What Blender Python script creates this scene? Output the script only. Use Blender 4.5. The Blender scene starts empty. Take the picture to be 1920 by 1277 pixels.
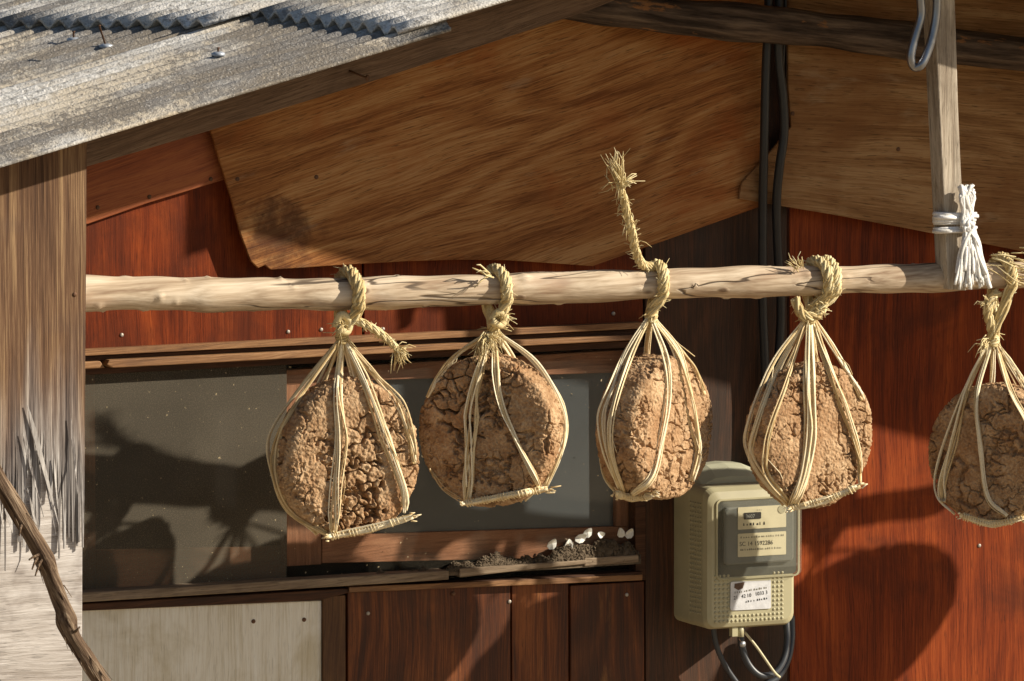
import bpy, math, random
import numpy as np
from mathutils import Vector, Matrix
from mathutils.bvhtree import BVHTree

# ------------------------------------------------------------------ camera, sky, sun, exposure
SC = bpy.context.scene
COL = SC.collection
R = math.radians
AZ, EL, DIST = R(27), R(5.3), 18.0
TGT = Vector((0, -0.3, 1.9))
CDIR = Vector((-math.sin(AZ)*math.cos(EL), -math.cos(AZ)*math.cos(EL), math.sin(EL)))
CAM = TGT + CDIR*DIST
FWD = -CDIR
RIGHT = FWD.cross(Vector((0, 0, 1))).normalized()
UP = RIGHT.cross(FWD).normalized()
cd = bpy.data.cameras.new('camera'); cam = bpy.data.objects.new('camera', cd); COL.objects.link(cam)
cam.matrix_world = Matrix((( RIGHT.x, UP.x, CDIR.x, CAM.x), (RIGHT.y, UP.y, CDIR.y, CAM.y),
                           (RIGHT.z, UP.z, CDIR.z, CAM.z), (0, 0, 0, 1)))
cd.sensor_width = 36; cd.lens = 36*DIST/1.92; cd.clip_start = 0.1; cd.clip_end = 500
SC.camera = cam
SUNV = Vector((-1.575, 1.0, -0.95)).normalized()          # the way sunlight travels
w = bpy.data.worlds.new('World'); SC.world = w; w.use_nodes = True
nt = w.node_tree; nt.nodes.clear()
sky = nt.nodes.new('ShaderNodeTexSky'); sky.sky_type = 'NISHITA'; sky.sun_disc = False
sky.sun_elevation = math.asin(-SUNV.z); sky.sun_rotation = math.atan2(-SUNV.x, -SUNV.y)
bg = nt.nodes.new('ShaderNodeBackground'); bg.inputs['Strength'].default_value = 0.055
wo = nt.nodes.new('ShaderNodeOutputWorld')
nt.links.new(sky.outputs[0], bg.inputs[0]); nt.links.new(bg.outputs[0], wo.inputs[0])
sl = bpy.data.lights.new('sun', 'SUN'); sl.energy = 5.0; sl.angle = R(0.6); sl.color = (1.0, 0.90, 0.74)
so = bpy.data.objects.new('sun', sl); COL.objects.link(so)
so.rotation_euler = SUNV.to_track_quat('-Z', 'Y').to_euler(); so.location = (3, -4, 5)
SC.view_settings.view_transform = 'Standard'; SC.view_settings.look = 'None'
SC.view_settings.exposure = 0.5; SC.view_settings.gamma = 1.0; SC.view_settings.use_curve_mapping = False

def ray(u, v):
    return (FWD*DIST + RIGHT*((u-960)/1000.0) - UP*((v-638.5)/1000.0)).normalized()
def P(u, v, y):                                            # pixel direction met with the plane Y = y
    d = ray(u, v); t = (y-CAM.y)/d.y
    return CAM + d*t
def proj(p):
    q = p-CAM; k = DIST/q.dot(FWD)
    return 960+q.dot(RIGHT)*k*1000, 638.5-q.dot(UP)*k*1000

# ------------------------------------------------------------------ numpy noise
def _hash(ix, iy, iz, s):
    h = (ix.astype(np.int64)*374761393 + iy.astype(np.int64)*668265263 + iz.astype(np.int64)*2147483647 + s*974711) & 0xffffffff
    h = ((h ^ (h >> 13))*1274126177) & 0xffffffff
    h = ((h ^ (h >> 16))*2246822519) & 0xffffffff
    return ((h ^ (h >> 15)) & 0xffffff)/float(0xffffff)
def vnoise(p, s=0):
    i = np.floor(p); f = p-i; f = f*f*(3-2*f); r = 0
    for a in (0, 1):
        for b in (0, 1):
            for c in (0, 1):
                wgt = (f[:, 0] if a else 1-f[:, 0])*(f[:, 1] if b else 1-f[:, 1])*(f[:, 2] if c else 1-f[:, 2])
                r = r + wgt*_hash(i[:, 0]+a, i[:, 1]+b, i[:, 2]+c, s)
    return r*2-1
def fbm(p, o=3, s=0):
    r = 0; a = 1.0; t = 0
    for k in range(o):
        r = r+a*vnoise(p*(2**k)+k*17.3, s+k); t += a; a *= .5
    return r/t
def voro(p, s=0):                                          # F1, F2
    i = np.floor(p); f1 = np.full(len(p), 9.0); f2 = np.full(len(p), 9.0)
    for a in (-1, 0, 1):
        for b in (-1, 0, 1):
            for c in (-1, 0, 1):
                X, Y, Z = i[:, 0]+a, i[:, 1]+b, i[:, 2]+c
                q = np.stack([X+_hash(X, Y, Z, s), Y+_hash(X, Y, Z, s+1), Z+_hash(X, Y, Z, s+2)], 1)
                d = np.sqrt(((q-p)**2).sum(1))
                f2 = np.minimum(f2, np.maximum(f1, d)); f1 = np.minimum(f1, d)
    return f1, f2
def sstep(a, b, x):
    t = np.clip((x-a)/(b-a), 0, 1); return t*t*(3-2*t)

# ------------------------------------------------------------------ materials
class NT:
    def __init__(s, name):
        s.m = bpy.data.materials.new(name); s.m.use_nodes = True; s.t = s.m.node_tree
        s.t.nodes.clear()
        s.out = s.n('ShaderNodeOutputMaterial'); s.b = s.n('ShaderNodeBsdfPrincipled'); s.l(s.b, 0, s.out, 0)
    def n(s, t, **k):
        o = s.t.nodes.new(t)
        for a, v in k.items(): setattr(o, a, v)
        return o
    def l(s, a, ao, b, bi): s.t.links.new(a.outputs[ao], b.inputs[bi])
    def val(s, x, b, bi):
        if isinstance(x, tuple) and hasattr(x[0], 'outputs'): s.t.links.new(x[0].outputs[x[1]], b.inputs[bi])
        else: b.inputs[bi].default_value = x
    def math(s, op, a, b=0.0, clamp=False):
        o = s.n('ShaderNodeMath', operation=op, use_clamp=clamp); s.val(a, o, 0); s.val(b, o, 1); return (o, 0)
    def mix(s, f, a, b, blend='MIX'):
        o = s.n('ShaderNodeMix', data_type='RGBA', blend_type=blend)
        s.val(f, o, 0); s.val(a, o, 6); s.val(b, o, 7); return (o, 2)
    def noise(s, vec, scale, detail=3, rough=.55, dist=0.0):
        o = s.n('ShaderNodeTexNoise'); s.val(vec, o, 'Vector'); o.inputs['Scale'].default_value = scale
        o.inputs['Detail'].default_value = detail; o.inputs['Roughness'].default_value = rough
        o.inputs['Distortion'].default_value = dist; return (o, 0)
    def ramp(s, f, stops):
        o = s.n('ShaderNodeValToRGB'); s.val(f, o, 0); e = o.color_ramp.elements
        while len(e) < len(stops): e.new(.5)
        for i, (p, c) in enumerate(stops):
            e[i].position = p; e[i].color = tuple(c)+((1,) if len(c) == 3 else ())
        return (o, 0)
    def step(s, f, a, b):
        o = s.n('ShaderNodeMapRange', interpolation_type='SMOOTHSTEP'); s.val(f, o, 0)
        o.inputs[1].default_value = a; o.inputs[2].default_value = b; return (o, 0)
    def coords(s, rnd=9.0):
        tc = s.n('ShaderNodeTexCoord'); 
        if not rnd: return (tc, 3)
        oi = s.n('ShaderNodeObjectInfo'); k = s.math('MULTIPLY', (oi, 5), rnd)
        a = s.n('ShaderNodeVectorMath', operation='ADD'); s.l(tc, 3, a, 0); s.t.links.new(k[0].outputs[0], a.inputs[1])
        return (a, 0)
    def mapping(s, vec, scale=(1, 1, 1), rot=(0, 0, 0)):
        o = s.n('ShaderNodeMapping'); s.val(vec, o, 0); o.inputs['Rotation'].default_value = rot
        o.inputs['Scale'].default_value = scale; return (o, 0)
    def bump(s, h, strength=.5, dist=.002, prev=None):
        o = s.n('ShaderNodeBump'); o.inputs['Strength'].default_value = strength; o.inputs['Distance'].default_value = dist
        s.val(h, o, 'Height')
        if prev: s.val(prev, o, 'Normal')
        return (o, 0)
    def fin(s, col, rough=.7, normal=None, spec=.3, metal=0.0):
        s.val(col, s.b, 'Base Color'); s.val(rough, s.b, 'Roughness'); s.b.inputs['Specular IOR Level'].default_value = spec
        s.b.inputs['Metallic'].default_value = metal
        if normal: s.val(normal, s.b, 'Normal')
        return s.m

def wood(name, dark, mid, light, angle=0.0, rough=.7, stain=None, stain_amt=.5, figure=0.0, fiber=260, bump=.35,
         spec=.3, pores=0.0, wear=None, stain_scale=3.5, scorch=None):
    """angle: grain direction in the XZ plane, 0 = along X, pi/2 = upright"""
    k = NT(name); v0 = k.coords(); v = k.mapping(v0, rot=(0, angle, 0))
    wob = k.noise(k.mapping(v, (2.0, 5, 5)), 1.0, 2)
    cx = k.n('ShaderNodeCombineXYZ'); kk = k.math('MULTIPLY', wob, .05); k.t.links.new(kk[0].outputs[0], cx.inputs[2])
    va = k.n('ShaderNodeVectorMath', operation='ADD'); k.val(v, va, 0); k.l(cx, 0, va, 1); v = (va, 0)
    fine = k.noise(k.mapping(v, (9, fiber, fiber)), 1.0, 4, .75)
    midn = k.noise(k.mapping(v, (2.6, 95, 95)), 1.0, 4, .65)
    broad = k.noise(k.mapping(v, (1.2, 7, 7)), 1.0, 3, .5)
    f = k.math('ADD', k.math('MULTIPLY', fine, .46), k.math('ADD', k.math('MULTIPLY', midn, .32), k.math('MULTIPLY', broad, .22)))
    if figure:
        fg = k.noise(k.mapping(v, (1.4, 5.5, 5.5)), 1.0, 1.5, .4)
        sn = k.math('SINE', k.math('MULTIPLY', fg, 55.0)); f = k.math('ADD', f, k.math('MULTIPLY', sn, .06*figure))
    col = k.ramp(f, [(.39, dark), (.50, mid), (.61, light)])
    if stain:
        st = k.step(k.noise(v0, stain_scale, 5, .62, .4), .46, .66)
        col = k.mix(k.math('MULTIPLY', st, stain_amt), col, stain + (1,))
    if wear:
        wn = k.step(k.noise(k.mapping(v, (5, 22, 22)), 1.0, 5, .65), .58, .72)
        col = k.mix(k.math('MULTIPLY', wn, wear[1]), col, wear[0] + (1,))
    if pores:
        pn = k.step(k.noise(k.mapping(v, (28, 620, 620)), 1.0, 2, .5), .60, .68)
        col = k.mix(k.math('MULTIPLY', pn, pores), col, tuple(c*.25 for c in dark) + (1,))
    if scorch:
        ge = k.n('ShaderNodeNewGeometry'); dv = k.n('ShaderNodeVectorMath', operation='DISTANCE'); k.l(ge, 0, dv, 0); dv.inputs[1].default_value = scorch
        ds = k.math('ADD', (dv, 1), k.math('MULTIPLY', k.math('SUBTRACT', k.noise(v0, 22, 5, .65), .5), .22))
        col = k.mix(k.math('MULTIPLY', k.step(ds, .10, .02), .8), col, (.07, .024, .01, 1))
    h = k.math('ADD', k.math('MULTIPLY', fine, .7), k.math('MULTIPLY', midn, .6))
    nb = k.bump(h, bump, .0025)
    rg = k.math('ADD', k.math('MULTIPLY', midn, .3), rough-.15)
    return k.fin(col, rg, nb, spec)

M = {}
UPR = math.pi/2
M['red'] = wood('red_varnished_wood', (.080, .012, .0022), (.185, .030, .0045), (.30, .060, .010), UPR, .55, (.065, .013, .004), .7, .5, 560, .3, .15, .5)
M['redlow'] = wood('worn_shaded_red_wood', (.045, .011, .003), (.12, .031, .006), (.24, .072, .016), UPR, .5, (.045, .016, .006), .6, .8, 420, .3, .3, .4, ((.36, .17, .05), .35))  # base darkened to carry the shade under the window; pale wear streaks
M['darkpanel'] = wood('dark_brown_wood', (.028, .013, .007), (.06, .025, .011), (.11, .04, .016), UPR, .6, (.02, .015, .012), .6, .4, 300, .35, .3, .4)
M['ply'] = wood('weathered_plywood', (.18, .062, .016), (.35, .148, .045), (.49, .265, .105), R(15), .75, (.34, .088, .016), .75, .7, 360, .6, .2, .6, ((.50, .37, .23), .3), 2.6, tuple(P(520, 440, -.034)))
M['ply2'] = wood('brown_plywood', (.17, .082, .03), (.29, .152, .062), (.40, .245, .118), R(-6), .78, (.20, .082, .026), .6, .6, 360, .6, .2, .6, ((.44, .33, .21), .3), 3.0)
M['slope'] = wood('red_brown_board', (.18, .042, .013), (.29, .08, .025), (.38, .125, .042), R(17), .65, (.12, .03, .01), .4, .4, 260, .35, .3, .3)
M['fascia'] = wood('grey_brown_board', (.10, .062, .04), (.17, .108, .07), (.25, .17, .115), R(15), .85, (.07, .045, .03), .5, 0, 330, .8, .15, .5)
M['frame'] = wood('bare_reddish_frame_wood', (.20, .085, .04), (.33, .15, .075), (.42, .21, .11), R(3), .7, (.15, .07, .04), .5, .3, 260, .4, .25, .4)
M['framev'] = wood('bare_reddish_stile_wood', (.20, .085, .04), (.33, .15, .075), (.42, .21, .11), UPR, .7, (.15, .07, .04), .5, .3, 260, .4, .25, .4)
M['track'] = wood('brown_track_wood', (.13, .06, .025), (.26, .13, .055), (.40, .23, .11), R(3), .65, (.10, .05, .03), .5, 0, 260, .4, .3, .3)
M['sill'] = wood('grey_weathered_sill_wood', (.12, .085, .06), (.24, .18, .125), (.36, .28, .20), R(3), .85, (.09, .06, .045), .5, 0, 220, .6, .15, .4)
M['darktrim'] = wood('dark_trim_wood', (.035, .016, .009), (.075, .032, .016), (.13, .06, .03), R(3), .7, (.03, .02, .015), .5, 0, 240, .4, .25, .3)
M['stile'] = wood('brown_stile_wood', (.07, .035, .018), (.13, .065, .03), (.2, .11, .05), UPR, .7, (.06, .03, .02), .5, .3, 260, .4, .25, .3)
M['white'] = wood('whitewashed_board', (.62, .56, .43), (.79, .75, .65), (.87, .85, .77), UPR, .85, (.50, .42, .25), .55, 0, 230, .55, .15, .25, None, 6.0)
M['pole'] = None
M['batten'] = wood('grey_batten_wood', (.28, .225, .17), (.50, .43, .34), (.66, .59, .48), UPR, .85, (.15, .115, .085), .5, .6, 420, .9, .15, .7)
M['inner'] = wood('peeled_inner_ply', (.33, .29, .26), (.50, .46, .43), (.65, .615, .59), R(1), .9, (.19, .15, .13), .8, .3, 190, .9, .1, .6, None, 5.0)

def veneer_mat():
    k = NT('delaminating_veneer'); v0 = k.coords(0)
    tc = k.n('ShaderNodeTexCoord'); ge = k.n('ShaderNodeNewGeometry')
    v = k.mapping(v0, rot=(0, UPR, 0))
    fine = k.noise(k.mapping(v, (7, 420, 420)), 1, 4, .7); mid = k.noise(k.mapping(v, (1.6, 60, 60)), 1, 5, .65)
    f = k.math('ADD', k.math('MULTIPLY', fine, .45), k.math('MULTIPLY', mid, .55))
    brown = k.ramp(f, [(.38, (.055, .028, .016)), (.5, (.145, .078, .043)), (.64, (.36, .235, .125))])
    grey = k.ramp(f, [(.36, (.03, .032, .04)), (.49, (.20, .18, .17)), (.62, (.60, .58, .565))])
    # weathering grows towards the wet foot of the board
    sx = k.n('ShaderNodeSeparateXYZ'); k.l(ge, 0, sx, 0)
    wz = k.math('ADD', (sx, 2), k.math('MULTIPLY', k.noise(k.mapping(v, (2, 16, 16)), 1, 3), .5))
    wf = k.n('ShaderNodeMapRange', interpolation_type='SMOOTHSTEP'); k.val(wz, wf, 0)
    wf.inputs[1].default_value = 2.20; wf.inputs[2].default_value = 1.92
    col = k.mix((wf, 0), brown, grey)
    dk = k.step(k.noise(v0, 5.5, 4), .52, .7)
    col = k.mix(k.math('MULTIPLY', dk, .45), col, (.09, .06, .05, 1))
    return k.fin(col, .75, k.bump(f, .8, .004), .2)
M['veneer'] = veneer_mat()
M['pale'] = wood('pale_splinter_wood', (.30, .27, .25), (.52, .49, .46), (.70, .67, .64), UPR, .8, (.2, .19, .2), .4, 0, 400, .5, .2, .3)

def pole_mat():
    k = NT('barked_pole_wood'); v0 = k.coords(0)
    v = k.mapping(v0, rot=(0, R(1), 0))
    fine = k.noise(k.mapping(v, (5, 160, 160)), 1, 3, .6); mid = k.noise(k.mapping(v, (3.5, 28, 28)), 1, 4, .6)
    f = k.math('ADD', k.math('MULTIPLY', fine, .4), k.math('MULTIPLY', mid, .6))
    col = k.ramp(f, [(.36, (.28, .19, .12)), (.5, (.53, .42, .30)), (.64, (.72, .61, .47))])
    red = k.step(k.noise(k.mapping(v, (5, 14, 14)), 1, 4), .54, .7)
    col = k.mix(k.math('MULTIPLY', red, .5), col, (.42, .24, .14, 1))
    gr = k.step(k.noise(k.mapping(v, (3, 9, 9)), 1.7, 5), .55, .72)
    col = k.mix(k.math('MULTIPLY', gr, .45), col, (.24, .18, .14, 1))
    sw = k.mapping(v, (1.1, 26, 26), (0, 0, .02))
    cn = k.noise(sw, 1, 2, .5)
    cr = k.math('ABSOLUTE', k.math('SUBTRACT', cn, .5)); crk = k.step(cr, .016, .003)
    msk = k.step(k.noise(k.mapping(v, (2.2, 8, 8)), 1, 2), .47, .56)
    crk = k.math('MULTIPLY', crk, msk)
    col = k.mix(k.math('MULTIPLY', crk, .85), col, (.05, .03, .02, 1))
    vk = k.n('ShaderNodeTexVoronoi'); k.val(k.mapping(v, (9, 16, 16)), vk, 'Vector'); vk.inputs['Scale'].default_value = 1.0
    kn = k.step((vk, 0), .13, .05); col = k.mix(k.math('MULTIPLY', kn, .8), col, (.12, .065, .035, 1))
    h = k.math('SUBTRACT', f, k.math('MULTIPLY', crk, 1.2)); h = k.math('ADD', h, k.math('MULTIPLY', kn, .6))
    return k.fin(col, .72, k.bump(h, .6, .003), .25)
M['pole'] = pole_mat()

def log_mat():
    k = NT('dark_log_bark'); v0 = k.coords(0); v = k.mapping(v0, rot=(0, R(-7), 0))
    a = k.noise(k.mapping(v, (6, 70, 70)), 1, 4, .65); b = k.noise(k.mapping(v, (7, 26, 26)), 1, 5, .65)
    col = k.ramp(a, [(.35, (.03, .021, .016)), (.52, (.085, .06, .045)), (.68, (.17, .125, .092))])
    col = k.mix(k.step(b, .60, .66), col, (.27, .13, .055, 1))
    return k.fin(col, .85, k.bump(k.math('ADD', a, b), .9, .006), .15)
M['log'] = log_mat()

def roof_mat():
    k = NT('lichened_asbestos_cement'); v0 = k.coords(0)
    a = k.noise(v0, 90, 5, .7); b = k.noise(k.mapping(v0, (1.5, 14, 3)), 1, 4, .6); c = k.noise(v0, 4.0, 4, .6)
    d = k.noise(v0, 230, 2, .6)
    base = k.ramp(a, [(.33, (.20, .19, .18)), (.47, (.50, .485, .46)), (.6, (.74, .72, .69))])
    base = k.mix(k.math('MULTIPLY', k.step(c, .46, .62), .7), base, (.60, .51, .38, 1))
    big = k.noise(v0, 1.9, 3, .5); dk = k.math('MULTIPLY', k.step(k.math('ADD', k.math('ADD', k.math('MULTIPLY', b, .45), k.math('MULTIPLY', a, .55)), k.math('MULTIPLY', k.math('SUBTRACT', big, .5), .9)), .53, .64), .75)
    base = k.mix(dk, base, (.085, .075, .07, 1))
    sp = k.step(d, .60, .66); base = k.mix(k.math('MULTIPLY', sp, .3), base, (.82, .80, .76, 1))
    return k.fin(base, .95, k.bump(k.math('ADD', a, d), .55, .005), .1)
M['roof'] = roof_mat()

def simple(name, col, rough=.5, spec=.4, metal=0.0, noise=0.0, nscale=40, bump=0.0):
    k = NT(name); c = col + (1,)
    nb = None
    if noise:
        v = k.coords(3.0); a = k.noise(v, nscale, 4, .6)
        c = k.mix(k.math('MULTIPLY', k.step(a, .4, .7), noise), col + (1,), tuple(x*.45 for x in col) + (1,))
        if bump: nb = k.bump(a, bump, .002)
    return k.fin(c, rough, nb, spec, metal)
M['cable'] = simple('black_cable_rubber', (.018, .019, .022), .42, .5, 0, .3, 60)
M['cable2'] = simple('grey_cable_sheath', (.045, .05, .06), .4, .5, 0, .4, 60)
M['case'] = simple('khaki_meter_plastic', (.43, .395, .25), .42, .45, 0, .28, 9)
M['hood'] = simple('green_grey_meter_plastic', (.45, .45, .33), .45, .4, 0, .25, 12)
M['meterface'] = simple('grey_meter_face', (.11, .118, .105), .4, .4, 0, .25, 20)
M['backing_plate'] = simple('dark_meter_backing', (.065, .068, .055), .6, .3, 0, .4, 30)
M['plate'] = simple('cream_paper_plate', (.62, .57, .38), .6, .3, 0, .12, 50)
M['ink'] = simple('black_print', (.02, .02, .02), .6, .2)
M['inkgrey'] = simple('faded_print', (.16, .15, .11), .6, .2)
M['fadedpale'] = simple('faded_pale_digits', (.30, .31, .27), .6, .2)
M['sticker'] = simple('silver_sticker', (.66, .67, .70), .4, .5, .1, .25, 70, .4)
M['rust'] = simple('rusty_scrape', (.16, .10, .07), .8, .2, 0, .6, 90)
M['screw'] = simple('dull_steel', (.45, .46, .48), .38, .5, .8, .3, 60)
M['hook'] = simple('dark_bent_steel', (.30, .31, .34), .3, .5, .9, .35, 30)
M['nail'] = simple('rusty_nail', (.16, .085, .05), .7, .3, .4, .5, 90)
M['nailpale'] = simple('pale_nail_head', (.42, .38, .33), .5, .4, .4, .4, 90)
M['washer'] = simple('blue_grey_washer', (.42, .46, .52), .45, .4, .3, .3, 60)
M['bark'] = None
M['dirt'] = simple('packed_earth', (.40, .31, .20), .95, .1, 0, .5, 5)
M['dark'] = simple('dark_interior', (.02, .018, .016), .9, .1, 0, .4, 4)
M['curtain'] = simple('brown_inner_screen', (.10, .062, .045), .9, .1, 0, .4, 4)
M['chaff'] = simple('grey_brown_chaff', (.15, .115, .08), .9, .1, 0, .7, 150)
M['petal'] = simple('white_dry_petal', (.74, .74, .70), .7, .3, 0, .2, 90)
M['string'] = None

def fibre_mat(name, cols, rough=.55, sss=0.0, fib=500):
    k = NT(name); v0 = k.coords(0)
    at = k.n('ShaderNodeAttribute', attribute_name='rnd')
    n = k.noise(v0, 45, 3, .6); n2 = k.noise(v0, fib, 2, .6)
    f = k.math('ADD', k.math('MULTIPLY', (at, 2), .65), k.math('MULTIPLY', n, .35))
    col = k.ramp(f, [(.12, cols[0]), (.45, cols[1]), (.85, cols[2])])
    col = k.mix(k.math('MULTIPLY', k.step(n2, .5, .75), .4), col, tuple(c*.45 for c in cols[0]) + (1,))
    m = k.fin(col, rough, k.bump(n2, .5, .001), .35)
    return m
M['straw'] = fibre_mat('rice_straw', ((.46, .30, .12), (.82, .67, .40), (.94, .85, .63)))
M['rope'] = fibre_mat('twisted_straw_rope', ((.42, .30, .13), (.64, .51, .26), (.76, .66, .40)), .65, 0, 350)
M['string'] = fibre_mat('white_plastic_string', ((.62, .60, .56), (.78, .77, .74), (.88, .87, .86)), .4, 0, 300)

def meju_mat():
    k = NT('dried_soybean_paste'); v0 = k.coords(9.0)
    a = k.noise(v0, 28, 5, .65); b = k.noise(v0, 190, 3, .7); c = k.noise(v0, 9, 3, .5)
    f = k.math('ADD', k.math('MULTIPLY', a, .55), k.math('MULTIPLY', b, .45))
    col = k.ramp(f, [(.34, (.22, .118, .056)), (.48, (.38, .235, .125)), (.61, (.57, .40, .24))])
    col = k.mix(k.math('MULTIPLY', k.step(c, .48, .68), .45), col, (.30, .15, .066, 1))
    vo = k.n('ShaderNodeTexVoronoi'); k.val(v0, vo, 'Vector'); vo.inputs['Scale'].default_value = 150
    sp = k.step((vo, 0), .22, .10); hh = k.noise(v0, 60, 2)
    col = k.mix(k.math('MULTIPLY', k.math('MULTIPLY', sp, k.step(hh, .5, .65)), .6), col, (.66, .46, .29, 1))
    h = k.math('ADD', k.math('MULTIPLY', b, .8), k.math('MULTIPLY', (vo, 0), -.6))
    return k.fin(col, .85, k.bump(h, .8, .0035), .2)
M['meju'] = meju_mat()

def bark_mat():
    k = NT('stringy_vine_bark'); v0 = k.coords(0); v = k.mapping(v0, rot=(0, R(-60), 0))
    a = k.noise(k.mapping(v, (9, 130, 130)), 1, 4, .65); b = k.noise(v0, 25, 4)
    col = k.ramp(a, [(.34, (.05, .03, .02)), (.5, (.135, .09, .058)), (.66, (.30, .225, .155))])
    col = k.mix(k.math('MULTIPLY', k.step(b, .5, .7), .4), col, (.10, .06, .035, 1))
    return k.fin(col, .85, k.bump(a, 1.0, .006), .15)
M['bark'] = bark_mat()

def screen_mat(nm, a0, a1):
    k = NT(nm); v0 = k.coords(0)
    a = k.noise(v0, 420, 2, .6); d = k.noise(v0, 130, 2, .5); b = k.noise(v0, 3, 4)
    col = k.mix(k.step(b, .35, .7), (.065, .053, .034, 1), (.10, .083, .056, 1))
    col = k.mix(k.step(d, .69, .74), col, (.50, .40, .24, 1))
    k.val(col, k.b, 'Base Color'); k.b.inputs['Roughness'].default_value = .8
    al = k.math('ADD', k.math('MULTIPLY', k.step(a, .35, .65), a0), a1); al = k.math('MAXIMUM', al, k.step(d, .69, .74))
    k.val(al, k.b, 'Alpha'); return k.m
M['screen'] = screen_mat('dusty_insect_screen', .16, .68)
M['screen2'] = screen_mat('fine_insect_screen', .16, .06)
def glass_mat(name, col, alpha, rough):
    k = NT(name); k.fin(col + (1,), rough, None, .5); k.b.inputs['Alpha'].default_value = alpha; return k.m
M['pane'] = simple('dusty_window_glass', (.075, .085, .088), .25, .6, 0, .35, 6)
M['clear'] = glass_mat('clear_yellowed_cover', (.60, .58, .46), .13, .06)

# ------------------------------------------------------------------ mesh helpers
WL = {}
def wloc(o): return WL.get(o.name, Vector((0, 0, 0))) if o else Vector((0, 0, 0))
def mk(name, verts, faces, mat, parent=None, smooth=False, rnd=None, origin=None):
    v = np.array([tuple(x) for x in verts], dtype=float)
    c = np.array(origin) if origin is not None else (v.min(0)+v.max(0))/2
    me = bpy.data.meshes.new(name)
    me.from_pydata((v-c).tolist(), [], [tuple(int(i) for i in f) for f in faces])
    if rnd is not None:
        a = me.attributes.new('rnd', 'FLOAT', 'POINT'); a.data.foreach_set('value', np.array(rnd, dtype=np.float32))
    me.materials.append(mat)
    if smooth: me.polygons.foreach_set('use_smooth', [True]*len(me.polygons))
    me.validate(); me.update()
    o = bpy.data.objects.new(name, me); COL.objects.link(o)
    wc = Vector(c); o.location = wc - wloc(parent); WL[o.name] = wc
    if parent: o.parent = parent
    return o
def empty(name, loc, label, cat, group=None):
    o = bpy.data.objects.new(name, None); COL.objects.link(o); o.location = loc; WL[o.name] = Vector(loc)
    o.empty_display_size = .05
    return tag(o, label, cat, group)
def tag(o, label, cat=None, group=None):
    o['label'] = label
    if cat: o['category'] = cat
    if group: o['group'] = group
    return o
class MB:
    def __init__(s): s.v = []; s.f = []; s.r = []
    def add(s, v, f, r=0.5):
        n = len(s.v); s.v += [tuple(x) for x in v]; s.f += [tuple(i+n for i in q) for q in f]; s.r += [r]*len(v); return s
    def build(s, name, mat, parent=None, smooth=True): return mk(name, s.v, s.f, mat, parent, smooth, s.r)
def prism(pts, y0, y1):
    """polygon given as world (x,z) pairs, from y0 (front) to y1 (back)"""
    n = len(pts); v = [(x, y0, z) for x, z in pts]+[(x, y1, z) for x, z in pts]
    f = [tuple(range(n)), tuple(range(2*n-1, n-1, -1))]+[(i, i+n, (i+1) % n+n, (i+1) % n) for i in range(n)]
    return v, f
def panel(name, px, y, th, mat, parent, bev=0.0):
    """pixel outline laid on the plane Y=y, given real thickness th behind it"""
    q = [P(u, v, y) for u, v in px]; pts = [(a.x, a.z) for a in q]
    v, f = prism(pts, y, y+th); o = mk(name, v, f, mat, parent)
    if bev:
        b = o.modifiers.new('bevel', 'BEVEL'); b.width = bev; b.segments = 2; b.limit_method = 'ANGLE'
    return o
def box(a, b):
    (x0, y0, z0), (x1, y1, z1) = a, b
    v = [(x0, y0, z0), (x1, y0, z0), (x1, y1, z0), (x0, y1, z0), (x0, y0, z1), (x1, y0, z1), (x1, y1, z1), (x0, y1, z1)]
    return v, [(0, 3, 2, 1), (4, 5, 6, 7), (0, 1, 5, 4), (1, 2, 6, 5), (2, 3, 7, 6), (3, 0, 4, 7)]
def catmull(pts, n):
    p = [Vector(q) for q in pts]; p = [p[0]*2-p[1]]+p+[p[-1]*2-p[-2]]; out = []
    segs = len(p)-3
    for i in range(n+1):
        t = i/n*segs; k = min(int(t), segs-1); t -= k; a, b, c, d = p[k:k+4]
        out.append(.5*((2*b)+(c-a)*t+(2*a-5*b+4*c-d)*t*t+(3*b-a-3*c+d)*t**3))
    return out
def frames(path):
    T = []
    for i in range(len(path)):
        d = path[min(i+1, len(path)-1)]-path[max(i-1, 0)]
        T.append(d.normalized() if d.length > 1e-9 else Vector((0, 0, 1)))
    ref = Vector((0, 1, 0)) if abs(T[0].y) < .8 else Vector((1, 0, 0))
    N = [(ref-T[0]*ref.dot(T[0])).normalized()]
    for i in range(1, len(path)):
        n = N[-1]-T[i]*N[-1].dot(T[i]); N.append(n.normalized() if n.length > 1e-6 else N[-1])
    return T, N
def tube(path, rad, sides=8, flat=1.0, spin=0.0, nfun=None):
    T, N = frames(path); v = []; f = []; n = len(path)
    for i, p in enumerate(path):
        r = rad[i] if hasattr(rad, '__len__') else rad; B = T[i].cross(N[i])
        for k in range(sides):
            a = 2*math.pi*k/sides+spin; rr = r*(nfun(i, k) if nfun else 1)
            v.append(p+N[i]*math.cos(a)*rr*flat+B*math.sin(a)*rr)
    for i in range(n-1):
        for k in range(sides):
            a = i*sides+k; b = i*sides+(k+1) % sides; f.append((a, b, b+sides, a+sides))
    f.append(tuple(range(sides-1, -1, -1))); f.append(tuple((n-1)*sides+k for k in range(sides)))
    return v, f
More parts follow.
